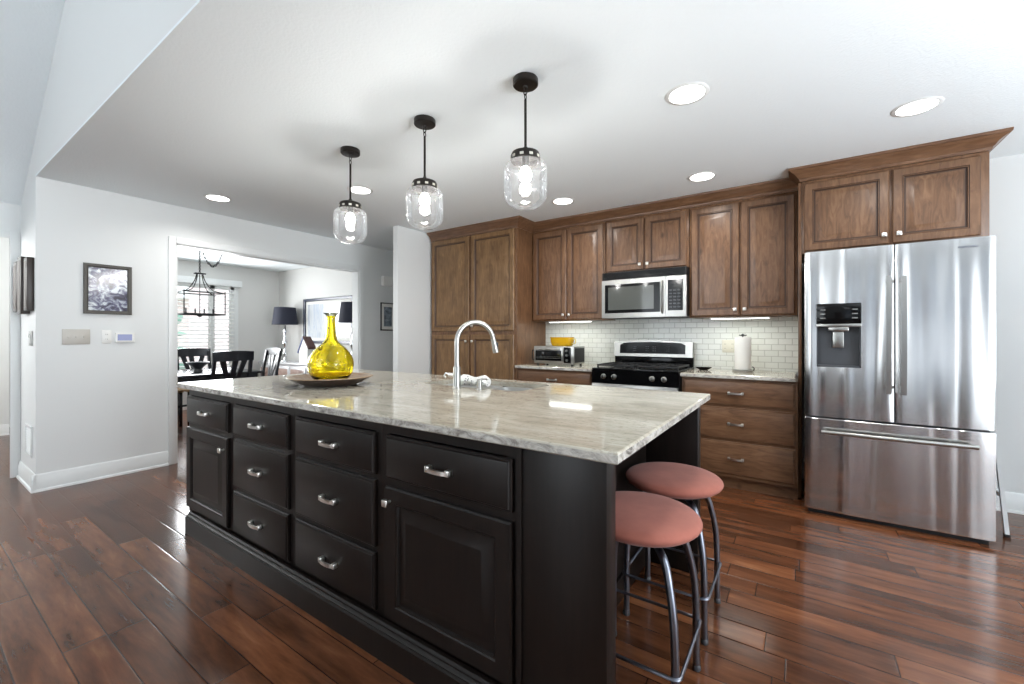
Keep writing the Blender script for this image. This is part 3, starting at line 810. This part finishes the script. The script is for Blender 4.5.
for k in range(17):
    x = -.385 + .77 * k / 16; top = 1.155 + .022 * math.cos(x / .385 * 1.4)
    rg.append([(x, .565, 1.015), (x, .585, top), (x, .64, top), (x, .655, 1.015)])
mb.loft(rg); bgd = mb.build('backguard', STEEL, t)
mb = MB(); rg = []
for k in range(17):
    x = -.32 + .64 * k / 16; top = 1.14 + .02 * math.cos(x / .385 * 1.4); lo = 1.045
    if k in (0, 16): top = lo + .085
    rg.append([(x, .5655, lo), (x, .5795, top), (x, .59, top), (x, .58, lo)])
mb.loft(rg); dsp = mb.build('display', BLACK, bgd)
mb = MB()
for x in (-.17, -.155, -.05, -.03, .02, .04, .15, .17):
    for z in (1.07, 1.09, 1.11): mb.box(x - .005, x + .005, .562, .575, z, z + .006)
mb.build('buttons', DKGREY, dsp)

# ------------------------------------------------------------------ refrigerator
t = thing('refrigerator', 'stainless french door refrigerator with ice dispenser and bottom freezer', 'refrigerator', (.03, 3.56, 0))
FW = .905
mb = MB(); mb.box(.006, FW - .006, .085, .79, .03, 1.785, .004).build('body', DKGREY, t)
mb = MB(); mb.box(.02, FW - .02, .05, .3, 0, .035).build('kickplate', MATTE, t)
def fdoor(name, x0, x1, z0, z1, bul=.010, hole=None):
    mb = MB(); n = 24; fr = []
    for k in range(n + 1):
        x = x0 + (x1 - x0) * k / n; u = (x - FW / 2) / (FW / 2); y = bul * u * u * 1.0
        ed = min(x - x0, x1 - x); y += .008 * max(0, 1 - ed / .012) ** 2
        fr.append([(x, y, z0 + .003), (x, y + .003, z0), (x, .08, z0), (x, .08, z1), (x, y + .003, z1), (x, y, z1 - .003)])
    mb.loft(fr); return mb.build(name, FRIDGE_STEEL, t, None, 25)
XS = .466
d1 = fdoor('door', 0, XS - .003, .672, 1.797); d2 = fdoor('door', XS + .003, FW, .672, 1.797)
d3 = fdoor('freezer_drawer', 0, FW, .035, .660)
def cut(o, x0, x1, y0, y1, z0, z1):
    hb = MB(); hb.box(x0, x1, y0, y1, z0, z1); hc = hb.build('cutter', DKGREY)
    md = o.modifiers.new('b', 'BOOLEAN'); md.object = hc; md.operation = 'DIFFERENCE'; md.solver = 'EXACT'
    hc.parent = t
    bpy.context.view_layer.update()
    dg = bpy.context.evaluated_depsgraph_get(); me = bpy.data.meshes.new_from_object(o.evaluated_get(dg))
    o.modifiers.clear(); o.data = me; bpy.data.objects.remove(hc); me.shade_smooth(); me.set_sharp_from_angle(angle=math.radians(25))
cut(d1, .068, .302, -.05, .06, 1.01, 1.43)
mb = MB(); mb.box(.066, .304, -.004, .012, 1.30, 1.437, .004); cp = mb.build('dispenser_panel', BLACK, d1)
mb = MB()
for k in range(3):
    mb.box(.085, .115, -.0055, -.0035, 1.335 + k * .028, 1.342 + k * .028).box(.255, .285, -.0055, -.0035, 1.335 + k * .028, 1.342 + k * .028)
mb.lathe([(.018, -.0055), (.018, -.003)], .185, 1.375, 20, True, 'Z') if False else None
mb.build('icons', STEEL, cp)
mb = MB(); mb.box(.068, .302, .055, .06, 1.012, 1.30).box(.068, .073, .004, .055, 1.012, 1.30).box(.297, .302, .004, .055, 1.012, 1.30).box(.068, .302, .004, .055, 1.01, 1.022)
mb.build('dispenser_recess', DKGREY, d1)
mb = MB(); mb.box(.064, .306, -.006, .014, 1.28, 1.30, .003).build('dispenser_trim', STEEL, d1)
mb = MB(); mb.box(.13, .24, .0, .05, 1.25, 1.28, .006).box(.155, .215, .025, .04, 1.14, 1.25, .004).build('dispenser_paddle', STEEL, d1)
for d, x in ((d1, XS - .035), (d2, XS + .035)):
    mb = MB(); mb.tube([(x, 0, 1.56), (x, -.045, 1.575)], .009).tube([(x, 0, .90), (x, -.045, .885)], .009)
    rg = []
    for k in range(15):
        z = .855 + .735 * k / 14; y = -.05 - .012 * math.sin(PI * k / 14); rg.append([(x - .013, y - .006, z), (x + .013, y - .006, z), (x + .011, y + .008, z), (x - .011, y + .008, z)])
    mb.loft(rg); mb.build('handle', STEEL, d)
mb = MB(); mb.tube([(.11, 0, .575), (.11, -.045, .575)], .009).tube([(.80, 0, .575), (.80, -.045, .575)], .009)
mb.tube([(.09 + .73 * k / 12, -.05 - .012 * math.sin(PI * k / 12), .575 + .004) for k in range(13)], .0135, 12).build('handle', STEEL, d3)
def text(s, size, m, parent, loc, rot, name='lettering'):
    cu = bpy.data.curves.new('t', 'FONT'); cu.body = s; cu.size = size; cu.extrude = .0005; cu.align_x = 'CENTER'
    o = bpy.data.objects.new('t', cu); C.objects.link(o); bpy.context.view_layer.update()
    me = bpy.data.meshes.new_from_object(o.evaluated_get(bpy.context.evaluated_depsgraph_get())); bpy.data.objects.remove(o)
    me.materials.clear(); me.materials.append(m); n = bpy.data.objects.new(name, me); C.objects.link(n); n.parent = parent; n.location = loc; n.rotation_euler = rot
    return n
text('SAMSUNG', .018, STOOLMET, d2, (.79, .0005, 1.738), (PI / 2, 0, .02))

# ------------------------------------------------------------------ small things on counters
t = thing('toaster_oven', 'silver toaster oven with a glass door on the left counter', 'toaster oven', (-2.10, 3.85, .9152))
mb = MB(); mb.box(-.235, .235, 0.01, .27, .018, .20, .008); mb.build('body', STEEL, t)
mb = MB(); mb.box(.2345, .2375, .03, .25, .035, .18).build('side_panel', MATTE, t)
mb = MB(); mb.box(-.22, .115, -.004, .012, .035, .182, .003); dr = mb.build('door', STEEL, t)
mb = MB(); mb.box(-.205, .10, -.006, -.002, .05, .155, .001).build('glass', BLACK, dr)
mb = MB(); mb.tube([(-.18, -.004, .168), (-.18, -.03, .168), (.08, -.03, .168), (.08, -.004, .168)], .006, 8).build('handle', STEEL, dr)
mb = MB(); mb.box(-.19, .09, -.0075, -.006, .075, .078).box(-.19, .09, -.0075, -.006, .09, .092).build('rack', STEEL, dr)
mb = MB(); mb.box(.125, .20, -.003, .012, .03, .19, .002); cpn = mb.build('control_panel', BLACK, t)
for z in (.06, .11, .155): mb = MB(); mb.lathe([(.013, 0), (.011, -.014), (0, -.014)], axis='Y', n=16, cap=False).build('knob', STEEL, cpn, (.162, -.003, z))
mb = MB(); mb.tube(spline([(-.236, .03, .15), (-.262, .03, .15), (-.262, .03, .06), (-.236, .03, .06)], 4), .006, 8).build('side_handle', MATTE, t)
for x in (-.2, .2):
    for y in (.04, .24): mb = MB(); mb.lathe([(.012, 0), (.014, .018)], x, y, 12).build('foot', MATTE, t)
t = thing('yellow_dish', 'yellow glass loaf dish with a handle on top of the toaster oven', 'dish', (-2.06, 3.98, 1.116))
def dish_rg(pr):
    rg = []
    for s_, z in pr:
        pts = []
        for k in range(28):
            a = 2 * PI * k / 28; cx, cy = math.cos(a), math.sin(a)
            pts.append((.12 * s_ * math.copysign(abs(cx) ** .5, cx), .07 * s_ * math.copysign(abs(cy) ** .5, cy), z))
        rg.append(pts)
    return rg
mb = MB(); mb.loft(dish_rg([(.8, 0), (.9, .01), (1, .05), (1.0, .085), (1.04, .09), (1.0, .092), (.95, .085), (.94, .05), (.84, .014)]), True, True, True).build('bowl', plain('yellow_ceramic', (222, 170, 30), .2), t)
mb = MB(); mb.tube(spline([(.118, 0, .07), (.15, 0, .07), (.15, 0, .03), (.112, 0, .025)], 4), .006, 8).build('handle', plain('pale_yellow', (214, 196, 120), .2), t)
t = thing('paper_towel_holder', 'white paper towel roll on a dark stand on the right counter', 'paper towel holder', (-.40, 4.10, .915))
mb = MB(); mb.lathe([(.078, 0), (.08, .012), (.074, .016), (.012, .018)], n=36).build('base', STEEL, t)
mb = MB(); mb.lathe([(.005, .018), (.005, .305)], n=10).lathe([(.0, .325), (.012, .318), (.014, .31), (.005, .304)], n=16, cap=False).tube([(-.03, 0, .312), (0, 0, .307), (.03, 0, .312)], .004, 8).build('rod', MATTE, t)
mb = MB(); mb.lathe([(.018, .02), (.062, .02), (.063, .024), (.063, .291), (.061, .295), (.018, .295)], n=40, cap=False).build('roll', PAPER, t)
mb = MB(); mb.tube(spline([(.078, 0, .012), (.085, 0, .03), (.07, 0, .045)], 4), .004, 8).build('tear_arm', MATTE, t)
t = thing('spoon_rest', 'small black scalloped dish on the counter by the stove', 'dish', (-.715, 4.13, .915))
mb = MB(); mb.lathe([(.03, 0), (.035, .004), (.06, .02), (.066, .026), (.06, .026), (.03, .01), (0, .008)], n=30, cap=False, sx=1.1, sy=.7).build('tray', BLACK, t)
mb = MB(); mb.lathe([(.0, .0085), (.02, .012), (.0, .022)], n=14, cap=False).build('centre_knob', BLACK, t)

def plate(name, label, loc, rz, w, h, m, kind, cat, group=None):
    t = thing(name, label, cat, loc, rz, group)
    mb = MB(); mb.rects(-w / 2, w / 2, -h / 2, h / 2, [(0, -.0005), (0, -.004), (.003, -.006)]); p = mb.build('plate', m, t)
    if kind == 'toggle3':
        for x in (-.046, 0, .046): mb = MB(); mb.box(x - .005, x + .005, -.016, -.005, -.009, .009, .002).build('toggle', m, t)
    if kind == 'outlet' or kind == 'outlet2':
        for x in ([0] if kind == 'outlet' else [-.03, .03]):
            for z in (-.02, .02):
                mb = MB(); mb.mat(m).lathe([(.014, -.008), (.014, -.005)], axis='Y', n=18)
                for v in mb.bm.verts: v.co.x += x; v.co.z += z
                mb.mat(MATTE).box(x - .006, x - .004, -.0088, -.0078, z - .004, z + .004).box(x + .004, x + .006, -.0088, -.0078, z - .004, z + .004)
                mb.build('socket', None, t)
    return t
plate('wall_outlet', 'cream double outlet on the tiled wall left of the paper towels', (-.54, 4.37, 1.125), 0, .115, .115, CREAM, 'outlet2', 'outlet')
R90 = PI / 2
plate('light_switch', 'beige triple light switch plate on the left wall under the framed print', (-4.95, .885, 1.213), R90, .165, .125, plain('beige_plate', (196, 192, 184), .4), 'toggle3', 'switch')
plate('wall_outlet', 'white single outlet on the left wall beside the small display', (-4.95, 1.07, 1.213), R90, .062, .115, WHITE, 'outlet', 'outlet')
t = thing('thermostat', 'small white thermostat with a bluish screen on the left wall', 'thermostat', (-4.95, 1.19, 1.206), R90)
mb = MB(); mb.rects(-.065, .065, -.042, .042, [(0, -.0005), (0, -.016), (.004, -.02)]).build('case', WHITE, t)
mb = MB(); mb.rects(-.052, .045, -.026, .028, [(0, -.019), (0, -.021)]).build('screen', plain('lcd_screen', (150, 158, 200), .15), t)

def picture(name, label, loc, rz, w, h, fw, fm, art_m, mat_w=0, d=.02):
    t = thing(name, label, 'picture', loc, rz)
    mb = MB()
    def ring(i, y): return [(-w / 2 + i, y, -h / 2 + i), (w / 2 - i, y, -h / 2 + i), (w / 2 - i, y, h / 2 - i), (-w / 2 + i, y, h / 2 - i)]
    mb.loft([ring(0, -.001), ring(0, -d + .004), ring(.004, -d), ring(fw * .7, -d), ring(fw, -d + .008), ring(fw, -.004)], True, False, False)
    mb.build('frame', fm, t)
    if mat_w: mb = MB(); mb.rects(-w / 2 + fw, w / 2 - fw, -h / 2 + fw, h / 2 - fw, [(0, -.002), (0, -.006)]).build('mat_board', PAPER, t)
    mb = MB(); mb.rects(-w / 2 + fw + mat_w, w / 2 - fw - mat_w, -h / 2 + fw + mat_w, h / 2 - fw - mat_w, [(0, -.0045), (0, -.0075)]).build('artwork', art_m, t)
    return t
picture('framed_print', 'dark framed winter print on the left kitchen wall', (-4.95, 1.08, 1.62), R90, .31, .425, .03, plain('grey_brown_frame', (74, 70, 64), .5), ART_TREE)
picture('framed_print', 'small black framed print with white mat on the hallway wall', (-4.95, 4.09, 1.50), R90, .26, .40, .014, MATTE, ART_SMALL, .045)
t = thing('door_chime', 'white door chime box high on the hallway wall', 'door chime', (-4.95, 4.10, 2.01), R90)
mb = MB(); mb.box(-.125, .125, -.055, -.0005, -.07, .07, .01).build('cover', WHITE, t)

# things on the block end: dark box frames, switches, vent
for k, (x, w_, d_, z0, z1) in enumerate(((-5.07, .13, .040, 1.42, 1.84), (-5.25, .16, .052, 1.40, 1.86), (-5.46, .17, .05, 1.42, 1.84))):
    t = thing('box_frame', ['dark box frame on the wall end nearest the corner', 'dark box frame on the wall end, middle and deepest of three', 'dark box frame on the wall end nearest the foyer'][k], 'picture', (x, .66, (z0 + z1) / 2), 0, 'dark box frames on the wall end')
    hh = (z1 - z0) / 2; mb = MB(); mb.box(-w_ / 2, w_ / 2, -d_, -.001, -hh, hh, .003).build('frame', plain('dark_brown_frame', (48, 38, 32), .4), t)
    mb = MB(); mb.box(-w_ / 2 + .02, w_ / 2 - .02, -d_ - .002, -d_, -hh + .03, hh - .03).build('panel', plain('brown_insert', (72, 58, 50), .5), t)
t = thing('light_switch', 'steel rocker switch plates on the wall end below the box frames', 'switch', (-5.12, .66, 1.2))
mb = MB(); mb.box(-.06, .06, -.008, -.0005, -.06, .06, .002).build('plate', STEEL, t)
mb = MB(); mb.box(-.04, -.01, -.016, -.008, .005, .04, .002).box(.01, .04, -.013, -.008, -.04, .03, .002).build('rockers', WHITE, t)
t = thing('air_vent', 'white return air vent low on the wall end above the baseboard', 'vent', (-5.2, .66, .37))
mb = MB()
for a in ((-.13, .13, -.125, -.105), (-.13, .13, .105, .125), (-.13, -.11, -.105, .105), (.11, .13, -.105, .105)): mb.box(a[0], a[1], -.01, -.0005, a[2], a[3], .002)
mb.build('frame', TRIM, t); mb = MB()
for k in range(10): mb.obox(Matrix.Translation((0, -.005, -.09 + k * .02)) @ Matrix.Rotation(.6, 4, 'X'), .22, .01, .002)
mb.build('louvers', TRIM, t)

# ------------------------------------------------------------------ ceiling lights
spots = [(-.482, 2.325, 'recessed ceiling light nearest the camera, above the right end of the island'), (.53, 3.16, 'recessed ceiling light in front of the refrigerator'),
         (-.633, 3.59, 'recessed ceiling light before the right pair of wall cabinets'), (-1.813, 3.52, 'recessed ceiling light before the toaster oven cabinets'),
         (-3.117, 2.28, 'recessed ceiling light just behind the farthest pendant'), (-4.362, 1.69, 'recessed ceiling light near the dining room opening')]
t0 = thing('ceiling_light', spots[0][2], 'ceiling light', (spots[0][0], spots[0][1], ZC), 0, 'recessed kitchen ceiling lights')
mb = MB(); mb.lathe([(.085, -.004), (.104, -.003), (.108, -.0005), (.085, -.0005)], n=40, cap=False).build('trim_ring', TRIM, t0)
mb = MB(); mb.lathe([(0, -.0035), (.086, -.0035)], n=40, cap=False).build('lens', LAMP_E, t0)
for i, (x, y, lb) in enumerate(spots):
    if i: dup(t0, None, (x, y, ZC), None, lb)
    area('can_light', (x, y, ZC - .012), (0, 0, 0), .16, .16, 5, (1, .97, .93), 'DISK', 2.6)

# pendants
def pendant():
    t = thing('pendant_light', 'glass jar pendant nearest the camera, over the right part of the island', 'pendant light', (-1.106, 1.75, ZC), 0, 'three glass jar pendants over the island')
    mb = MB(); mb.lathe([(.0, -.0005), (.060, -.0005), (.062, -.004), (.062, -.028), (.058, -.032), (.012, -.036), (.010, -.044), (0, -.044)], n=36, cap=False).build('canopy', BRONZE, t)
    mb = MB(); mb.tube([(.010 * math.cos(a), 0, -.058 + .019 * math.sin(a)) for a in [2 * PI * k / 16 for k in range(16)]], .0028, 6, closed=True)
    mb.tube([(0, .008 * math.cos(a), -.085 + .014 * math.sin(a)) for a in [2 * PI * k / 16 for k in range(16)]], .0028, 6, closed=True).build('chain_links', BRONZE, t)
    mb = MB(); mb.lathe([(.004, -.095), (.0065, -.10), (.0065, -.33), (.010, -.332), (.011, -.345), (.006, -.35)], n=14).build('rod', BRONZE, t)
    mb = MB(); mb.lathe([(.008, -.338), (.016, -.346), (.045, -.352), (.066, -.361), (.072, -.374), (.072, -.40), (.068, -.404), (.066, -.40), (.066, -.376), (.0, -.36)], n=40, cap=False)
    cap = mb.build('cap', BRONZE, t)
    mb = MB()
    for k in range(10):
        a = 2 * PI * k / 10; mb.obox(Matrix.Translation((.0725 * math.cos(a), .0725 * math.sin(a), -.387)) @ Matrix.Rotation(a, 4, 'Z'), .003, .018, .012, .001)
    mb.build('slots', plain('pale_slot', (200, 196, 184), .3), cap)
    o = [(.064, -.395), (.066, -.402), (.085, -.408), (.098, -.418), (.104, -.436), (.106, -.47), (.107, -.55), (.103, -.575), (.09, -.60), (.065, -.62), (.03, -.631), (0, -.633)]
    sm_ = [(p.x, p.z) for p in spline([(r, 0, z) for r, z in o], 3)]
    mb = MB(); mb.lathe(sm_, n=48, cap=False).build('glass_jar', JAR, t, smooth=80)
    mb = MB(); mb.lathe([(.018, -.36), (.018, -.41), (.014, -.43)], n=20).build('socket', BRONZE, t)
    mb = MB(); mb.lathe([(0.012, -.425), (.016, -.435), (.026, -.45), (.030, -.468), (.026, -.486), (.013, -.497), (0, -.499)], n=24, cap=False).build('bulb', BULB_E, t, smooth=80)
    return t
p0 = pendant()
dup(p0, None, (-1.795, 1.75, ZC), None, 'glass jar pendant in the middle of the three over the island')
dup(p0, None, (-2.495, 1.75, ZC), None, 'glass jar pendant farthest from the camera, over the yellow vase')

# ------------------------------------------------------------------ stools
def stool():
    t = thing('bar_stool', 'coral topped metal bar stool nearest the camera at the island end', 'stool', (-.47, 1.505, 0), 0, 'coral stools under the island overhang')
    pr = [(0, .553), (.16, .554), (.19, .561), (.204, .576), (.200, .590), (.178, .602), (.11, .611), (0, .614)]
    sm_ = [(p.x, p.z) for p in spline([(r, 0, z) for r, z in pr], 4)]
    mb = MB(); mb.lathe(sm_, n=48, cap=False).build('seat', SUEDE, t, smooth=80)
    mb = MB(); mb.lathe([(.15, .540), (.155, .552), (.0, .553)], n=36).build('seat_base', MATTE, t)
    for sx in (-1, 1):
        for sy in (-1, 1):
            q = .7071
            pts = [(.06, .535), (.115, .528), (.165, .495), (.195, .42), (.215, .33), (.222, .22), (.222, .10), (.224, .012)]
            mb = MB(); mb.tube(spline([(sx * q * r, sy * q * r, z) for r, z in pts], 5), .0125, 12); lg = mb.build('leg', STOOLMET, t)
            mb = MB(); mb.lathe([(.014, 0), (.015, .004), (.014, .018), (.0125, .02)], sx * q * .224, sy * q * .224, 14).build('foot_cap', DKGREY, lg)
    c_ = .172; pts = []
    for cx, cy, a0 in ((c_ - .02, c_ - .02, 0), (-c_ + .02, c_ - .02, PI / 2), (-c_ + .02, -c_ + .02, PI), (c_ - .02, -c_ + .02, 1.5 * PI)):
        for k in range(5): a = a0 + k * PI / 8; pts.append((cx + .02 * math.cos(a), cy + .02 * math.sin(a), .18))
    mb = MB(); mb.tube(pts, .006, 8, closed=True).build('foot_ring', STOOLMET, t)
    return t
s0 = stool(); dup(s0, None, (-.47, 1.98, 0), None, 'coral topped metal bar stool behind the nearer one at the island end')

# folded step ladder at the fridge side
t = thing('step_ladder', 'folded white step ladder leaning against the right side of the refrigerator', 'ladder', (1.04, 3.81, 0))
for k, y in enumerate((0, .36)):
    mb = MB(); rg = []
    for z, x in ((.01, 0.0), (.95, -.075)): rg.append([(x - .010, y - .012, z), (x + .010, y - .012, z), (x + .010, y + .012, z), (x - .010, y + .012, z)])
    mb.loft(rg); r_ = mb.build('rail', TRIM, t)
    mb = MB(); mb.box(-.013, .013, y - .015, y + .015, 0, .02, .002).build('foot', MATTE, r_)
for z in (.25, .5, .75):
    x = -.08 * z; mb = MB(); mb.box(x - .012, x + .010, .012, .348, z - .012, z + .012, .002).build('step', TRIM, t)

# ------------------------------------------------------------------ dining room furniture
t = thing('dining_table', 'long black dining table seen through the opening', 'table', (-6.42, 1.98, 0))
mb = MB(); mb.box(-.52, .52, -.55, .86, .73, .76, .006).build('tabletop', DCHAIR, t)
mb = MB(); mb.box(-.45, .45, -.5, .80, .64, .73).build('apron', DCHAIR, t)
for x in (-.43, .43):
    for y in (-.47, .77): mb = MB(); mb.box(x - .035, x + .035, y - .035, y + .035, 0, .66, .004).build('leg', DCHAIR, t)
def dchair(loc, rz, label):
    t = thing('dining_chair', label, 'chair', loc, rz, 'black dining chairs')       # faces +Y local, back at -Y
    mb = MB()
    for x in (-.2, .2): mb.tube([(x, .2, 0), (x, .2, .45)], .018, 8)
    mb2 = MB(); mb2.box(-.23, .23, -.2, .23, .455, .49, .012).build('seat', RUSH, t)
    for x in (-.2, .2): m3 = MB(); m3.box(x - .018, x + .018, .18, .216, 0, .455, .003).build('leg', DCHAIR, t)
    for x in (-.2, .2):
        m3 = MB(); rg = []
        for z, y in ((0, -.24), (.45, -.2), (.7, -.215), (1.0, -.27)): rg.append([(x - .018, y - .018, z), (x + .018, y - .018, z), (x + .018, y + .018, z), (x - .018, y + .018, z)])
        m3.loft(rg).build('leg', DCHAIR, t)
    m3 = MB(); rg = []
    for k in range(11):
        x = -.225 + .45 * k / 10; y = -.262 - .035 * math.cos(x / .225 * 1.4); zt = 1.03 + .012 * math.cos(x / .225 * 1.5); rg.append([(x, y - .012, .92), (x, y - .018, zt), (x, y + .008, zt), (x, y + .012, .92)])
    m3.loft(rg).build('top_rail', DCHAIR, t)
    m3 = MB(); m3.box(-.19, .19, -.226, -.2, .56, .60, .004).build('lower_rail', DCHAIR, t)
    for a, b_ in ((-.03, -.12), (.03, .12), (-.015, .02)):
        m3 = MB(); m3.loft([[(a - .02, -.222, .59), (a + .02, -.222, .59), (a + .02, -.205, .59), (a - .02, -.205, .59)], [(b_ - .032, -.285, .93), (b_ + .032, -.285, .93), (b_ + .032, -.268, .93), (b_ - .032, -.268, .93)]]).build('splat', DCHAIR, t)
    m3 = MB(); m3.box(-.19, .19, .186, .2, .25, .28).build('stretcher', DCHAIR, t); m3 = MB(); m3.box(-.19, .19, -.225, -.21, .2, .23).build('stretcher', DCHAIR, t)
    mb.bm.free(); return t
dchair((-5.93, 2.36, 0), PI / 2, 'black dining chair with its back to the kitchen opening')
dchair((-7.13, 2.04, 0), -PI / 2, 'black dining chair at the far left of the table by the window')
dchair((-7.13, 2.54, 0), -PI / 2, 'black dining chair on the window side nearer the sideboard')
dchair((-6.70, 3.08, 0), PI, 'black dining chair at the end of the table by the sideboard')
t = thing('glass_bowl', 'dark flared bowl as centrepiece on the dining table', 'bowl', (-6.42, 2.26, .76))
mb = MB(); mb.lathe([(.05, 0), (.05, .008), (.04, .035), (.05, .05), (.08, .08), (.125, .12), (.13, .125), (.12, .125), (.07, .09), (.03, .06), (0, .055)], n=36, cap=False).build('bowl', DKGREY, t)
# sideboard
t = thing('sideboard', 'mirrored sideboard with glass doors along the dining room wall', 'sideboard', (-7.0, 4.06, 0))
SILV = plain('silver_paint', (196, 196, 198), .25, .3)
mb = MB(); mb.box(-1.22, 1.35, -.23, .23, .73, .76, .004).build('top', SILV, t)
mb = MB(); mb.box(-1.2, 1.33, -.2, .225, .08, .73, .003).build('body', SILV, t)
for k in range(5):
    x0 = -1.18 + k * .505; mb = MB(); mb.box(x0, x0 + .485, -.216, -.2, .1, .70, .003); d_ = mb.build('door', SILV, t)
    mb = MB(); mb.box(x0 + .04, x0 + .445, -.219, -.215, .14, .66, .001).build('panel', art('antique_mirror_%d' % k, [(.3, lin((92, 66, 58))), (.6, lin((150, 128, 118))), (.9, lin((190, 184, 182)))], 4), d_)
for x in (-1.15, 1.28):
    for y in (-.15, .18): mb = MB(); mb.box(x - .025, x + .025, y - .025, y + .025, 0, .08).build('leg', SILV, t)
def tlamp():
    t = thing('table_lamp', 'table lamp with a black drum shade at the left end of the sideboard', 'lamp', (-7.75, 4.08, .76), 0, 'matching lamps on the sideboard')
    mb = MB(); mb.lathe([(.085, 0), (.085, .012), (.05, .03), (.025, .055), (.03, .09), (.045, .13), (.03, .19), (.02, .24), (.04, .30), (.045, .35), (.025, .42), (.018, .47), (.03, .52), (.035, .56), (.012, .60), (.008, .66)], n=24).build('base', steel('mercury_glass', (225, 225, 226), .1) if 'mercury_glass' not in bpy.data.materials else bpy.data.materials['mercury_glass'], t, smooth=80)
    mb = MB(); mb.lathe([(.215, .67), (.175, .98), (.170, .98), (.210, .67)], n=40, cap=False)
    mb.bm.faces.ensure_lookup_table(); mb.build('lamp_shade', FELTBLUE, t)
    mb = MB(); mb.lathe([(0, .74), (.03, .77), (.035, .81), (.02, .85), (0, .86)], n=18, cap=False).build('bulb', LAMPB_E, t)
    mb = MB(); mb.tube([(0, 0, .65), (.05, 0, .80), (0, 0, .99), (-.05, 0, .80), (0, 0, .65)], .003, 6).lathe([(0, 1.01), (.01, 1.0), (.01, .985), (0, .98)], n=12, cap=False).tube([(-.17, 0, .975), (.17, 0, .975)], .002, 6).build('harp', CHROME, t)
    return t
l0 = tlamp(); dup(l0, None, (-5.72, 4.06, .76), None, 'black shaded table lamp beside the opening jamb, before the big picture')
picture('framed_painting', 'large abstract blue and white painting above the sideboard', (-6.77, 4.31, 1.49), 0, 1.46, .80, .05, plain('blue_black_frame', (48, 54, 72), .25), ART_BLUE, .05, .035)
t = thing('birdhouse', 'small white gabled house ornament with blue roof edge on the sideboard', 'ornament', (-6.98, 3.98, .76))
mb = MB(); mb.prism([(-.13, 0), (.13, 0), (.13, .27), (0, .42), (-.13, .22)], 0, .12).build('house_body', WHITE, t)
mb = MB(); mb.prism([(-.17, .185), (-.155, .165), (.015, .425), (0, .455)], -.01, .13).build('roof_edge', BLUE, t); mb = MB(); mb.prism([(0, .455), (.015, .42), (.16, .24), (.17, .27)], -.01, .13).build('roof', plain('brown_roof', (86, 56, 50), .6), t)

# chandelier
t = thing('chandelier', 'black rectangular lantern chandelier hanging over the dining table', 'chandelier', (-6.42, 2.28, 0))
x0, x1, y0, y1, za, zb = -.17, .17, -.225, .225, 1.50, 1.775
mb = MB(); r_ = .007
for z in (za, zb):
    for a, b_ in (((x0, y0, z), (x1, y0, z)), ((x1, y0, z), (x1, y1, z)), ((x1, y1, z), (x0, y1, z)), ((x0, y1, z), (x0, y0, z))): mb.tube([a, b_], r_ * (1.3 if z == za else 1), 6)
for x in (x0, x1):
    for y in (y0, y1): mb.tube([(x, y, za), (x, y, zb + .02)], r_, 6)
mb.tube([(0, y0, za), (0, y1, za)], r_, 6).tube([(0, 0, za), (0, 0, 2.03)], .005, 6).lathe([(0, za - .04), (.03, za - .02), (.035, za), (0, za + .005)], n=14, cap=False)
mb.build('cage', MATTE, t)
mb = MB()
for sx in (-1, 1):
    for sy in (-1, 1): mb.tube(spline([(sx * .015, sy * .03, 2.02), (sx * .03, sy * .05, 1.93), (sx * .08, sy * .11, 1.82), (sx * .16, sy * .21, zb)], 5), .006, 6)
mb.box(-.03, .03, -.06, .06, 2.015, 2.035, .003).build('arms', MATTE, t)
mb = MB(); mb.mat(MATTE)
for y in (-.15, -.05, .05, .15): mb.lathe([(.018, za), (.018, za + .012), (.008, za + .02), (.008, za + .075)], 0, y, 12)
mb.build('candle_holders', None, t)
mb = MB()
z = 2.04; k = 0
while z < ZC - .03:
    ring = [(.009 * math.cos(a), 0, z + .014 * math.sin(a)) if k % 2 else (0, .009 * math.cos(a), z + .014 * math.sin(a)) for a in [2 * PI * j / 10 for j in range(10)]]
    mb.tube(ring, .0045, 5, closed=True); z += .022; k += 1
sw = spline([(0, 0, ZC - .02), (0, .06, 2.24), (0, .14, 2.14), (0, .21, 2.2), (0, .26, 2.33), (0, .30, ZC - .01)], 8)
for k, p in enumerate(sw[::2] + [sw[-1]]):
    ring = [(p.x + .009 * math.cos(a), p.y, p.z + .012 * math.sin(a)) if k % 2 else (p.x, p.y + .012 * math.cos(a), p.z + .012 * math.sin(a)) for a in [2 * PI * j / 10 for j in range(10)]]
    mb.tube(ring, .0045, 5, closed=True)
mb.tube(sw, .0035, 5)
mb.build('chain', MATTE, t)
mb = MB(); mb.lathe([(.05, ZC - .02), (.055, ZC - .0005)], 0, .30, 20).build('canopy', MATTE, t)
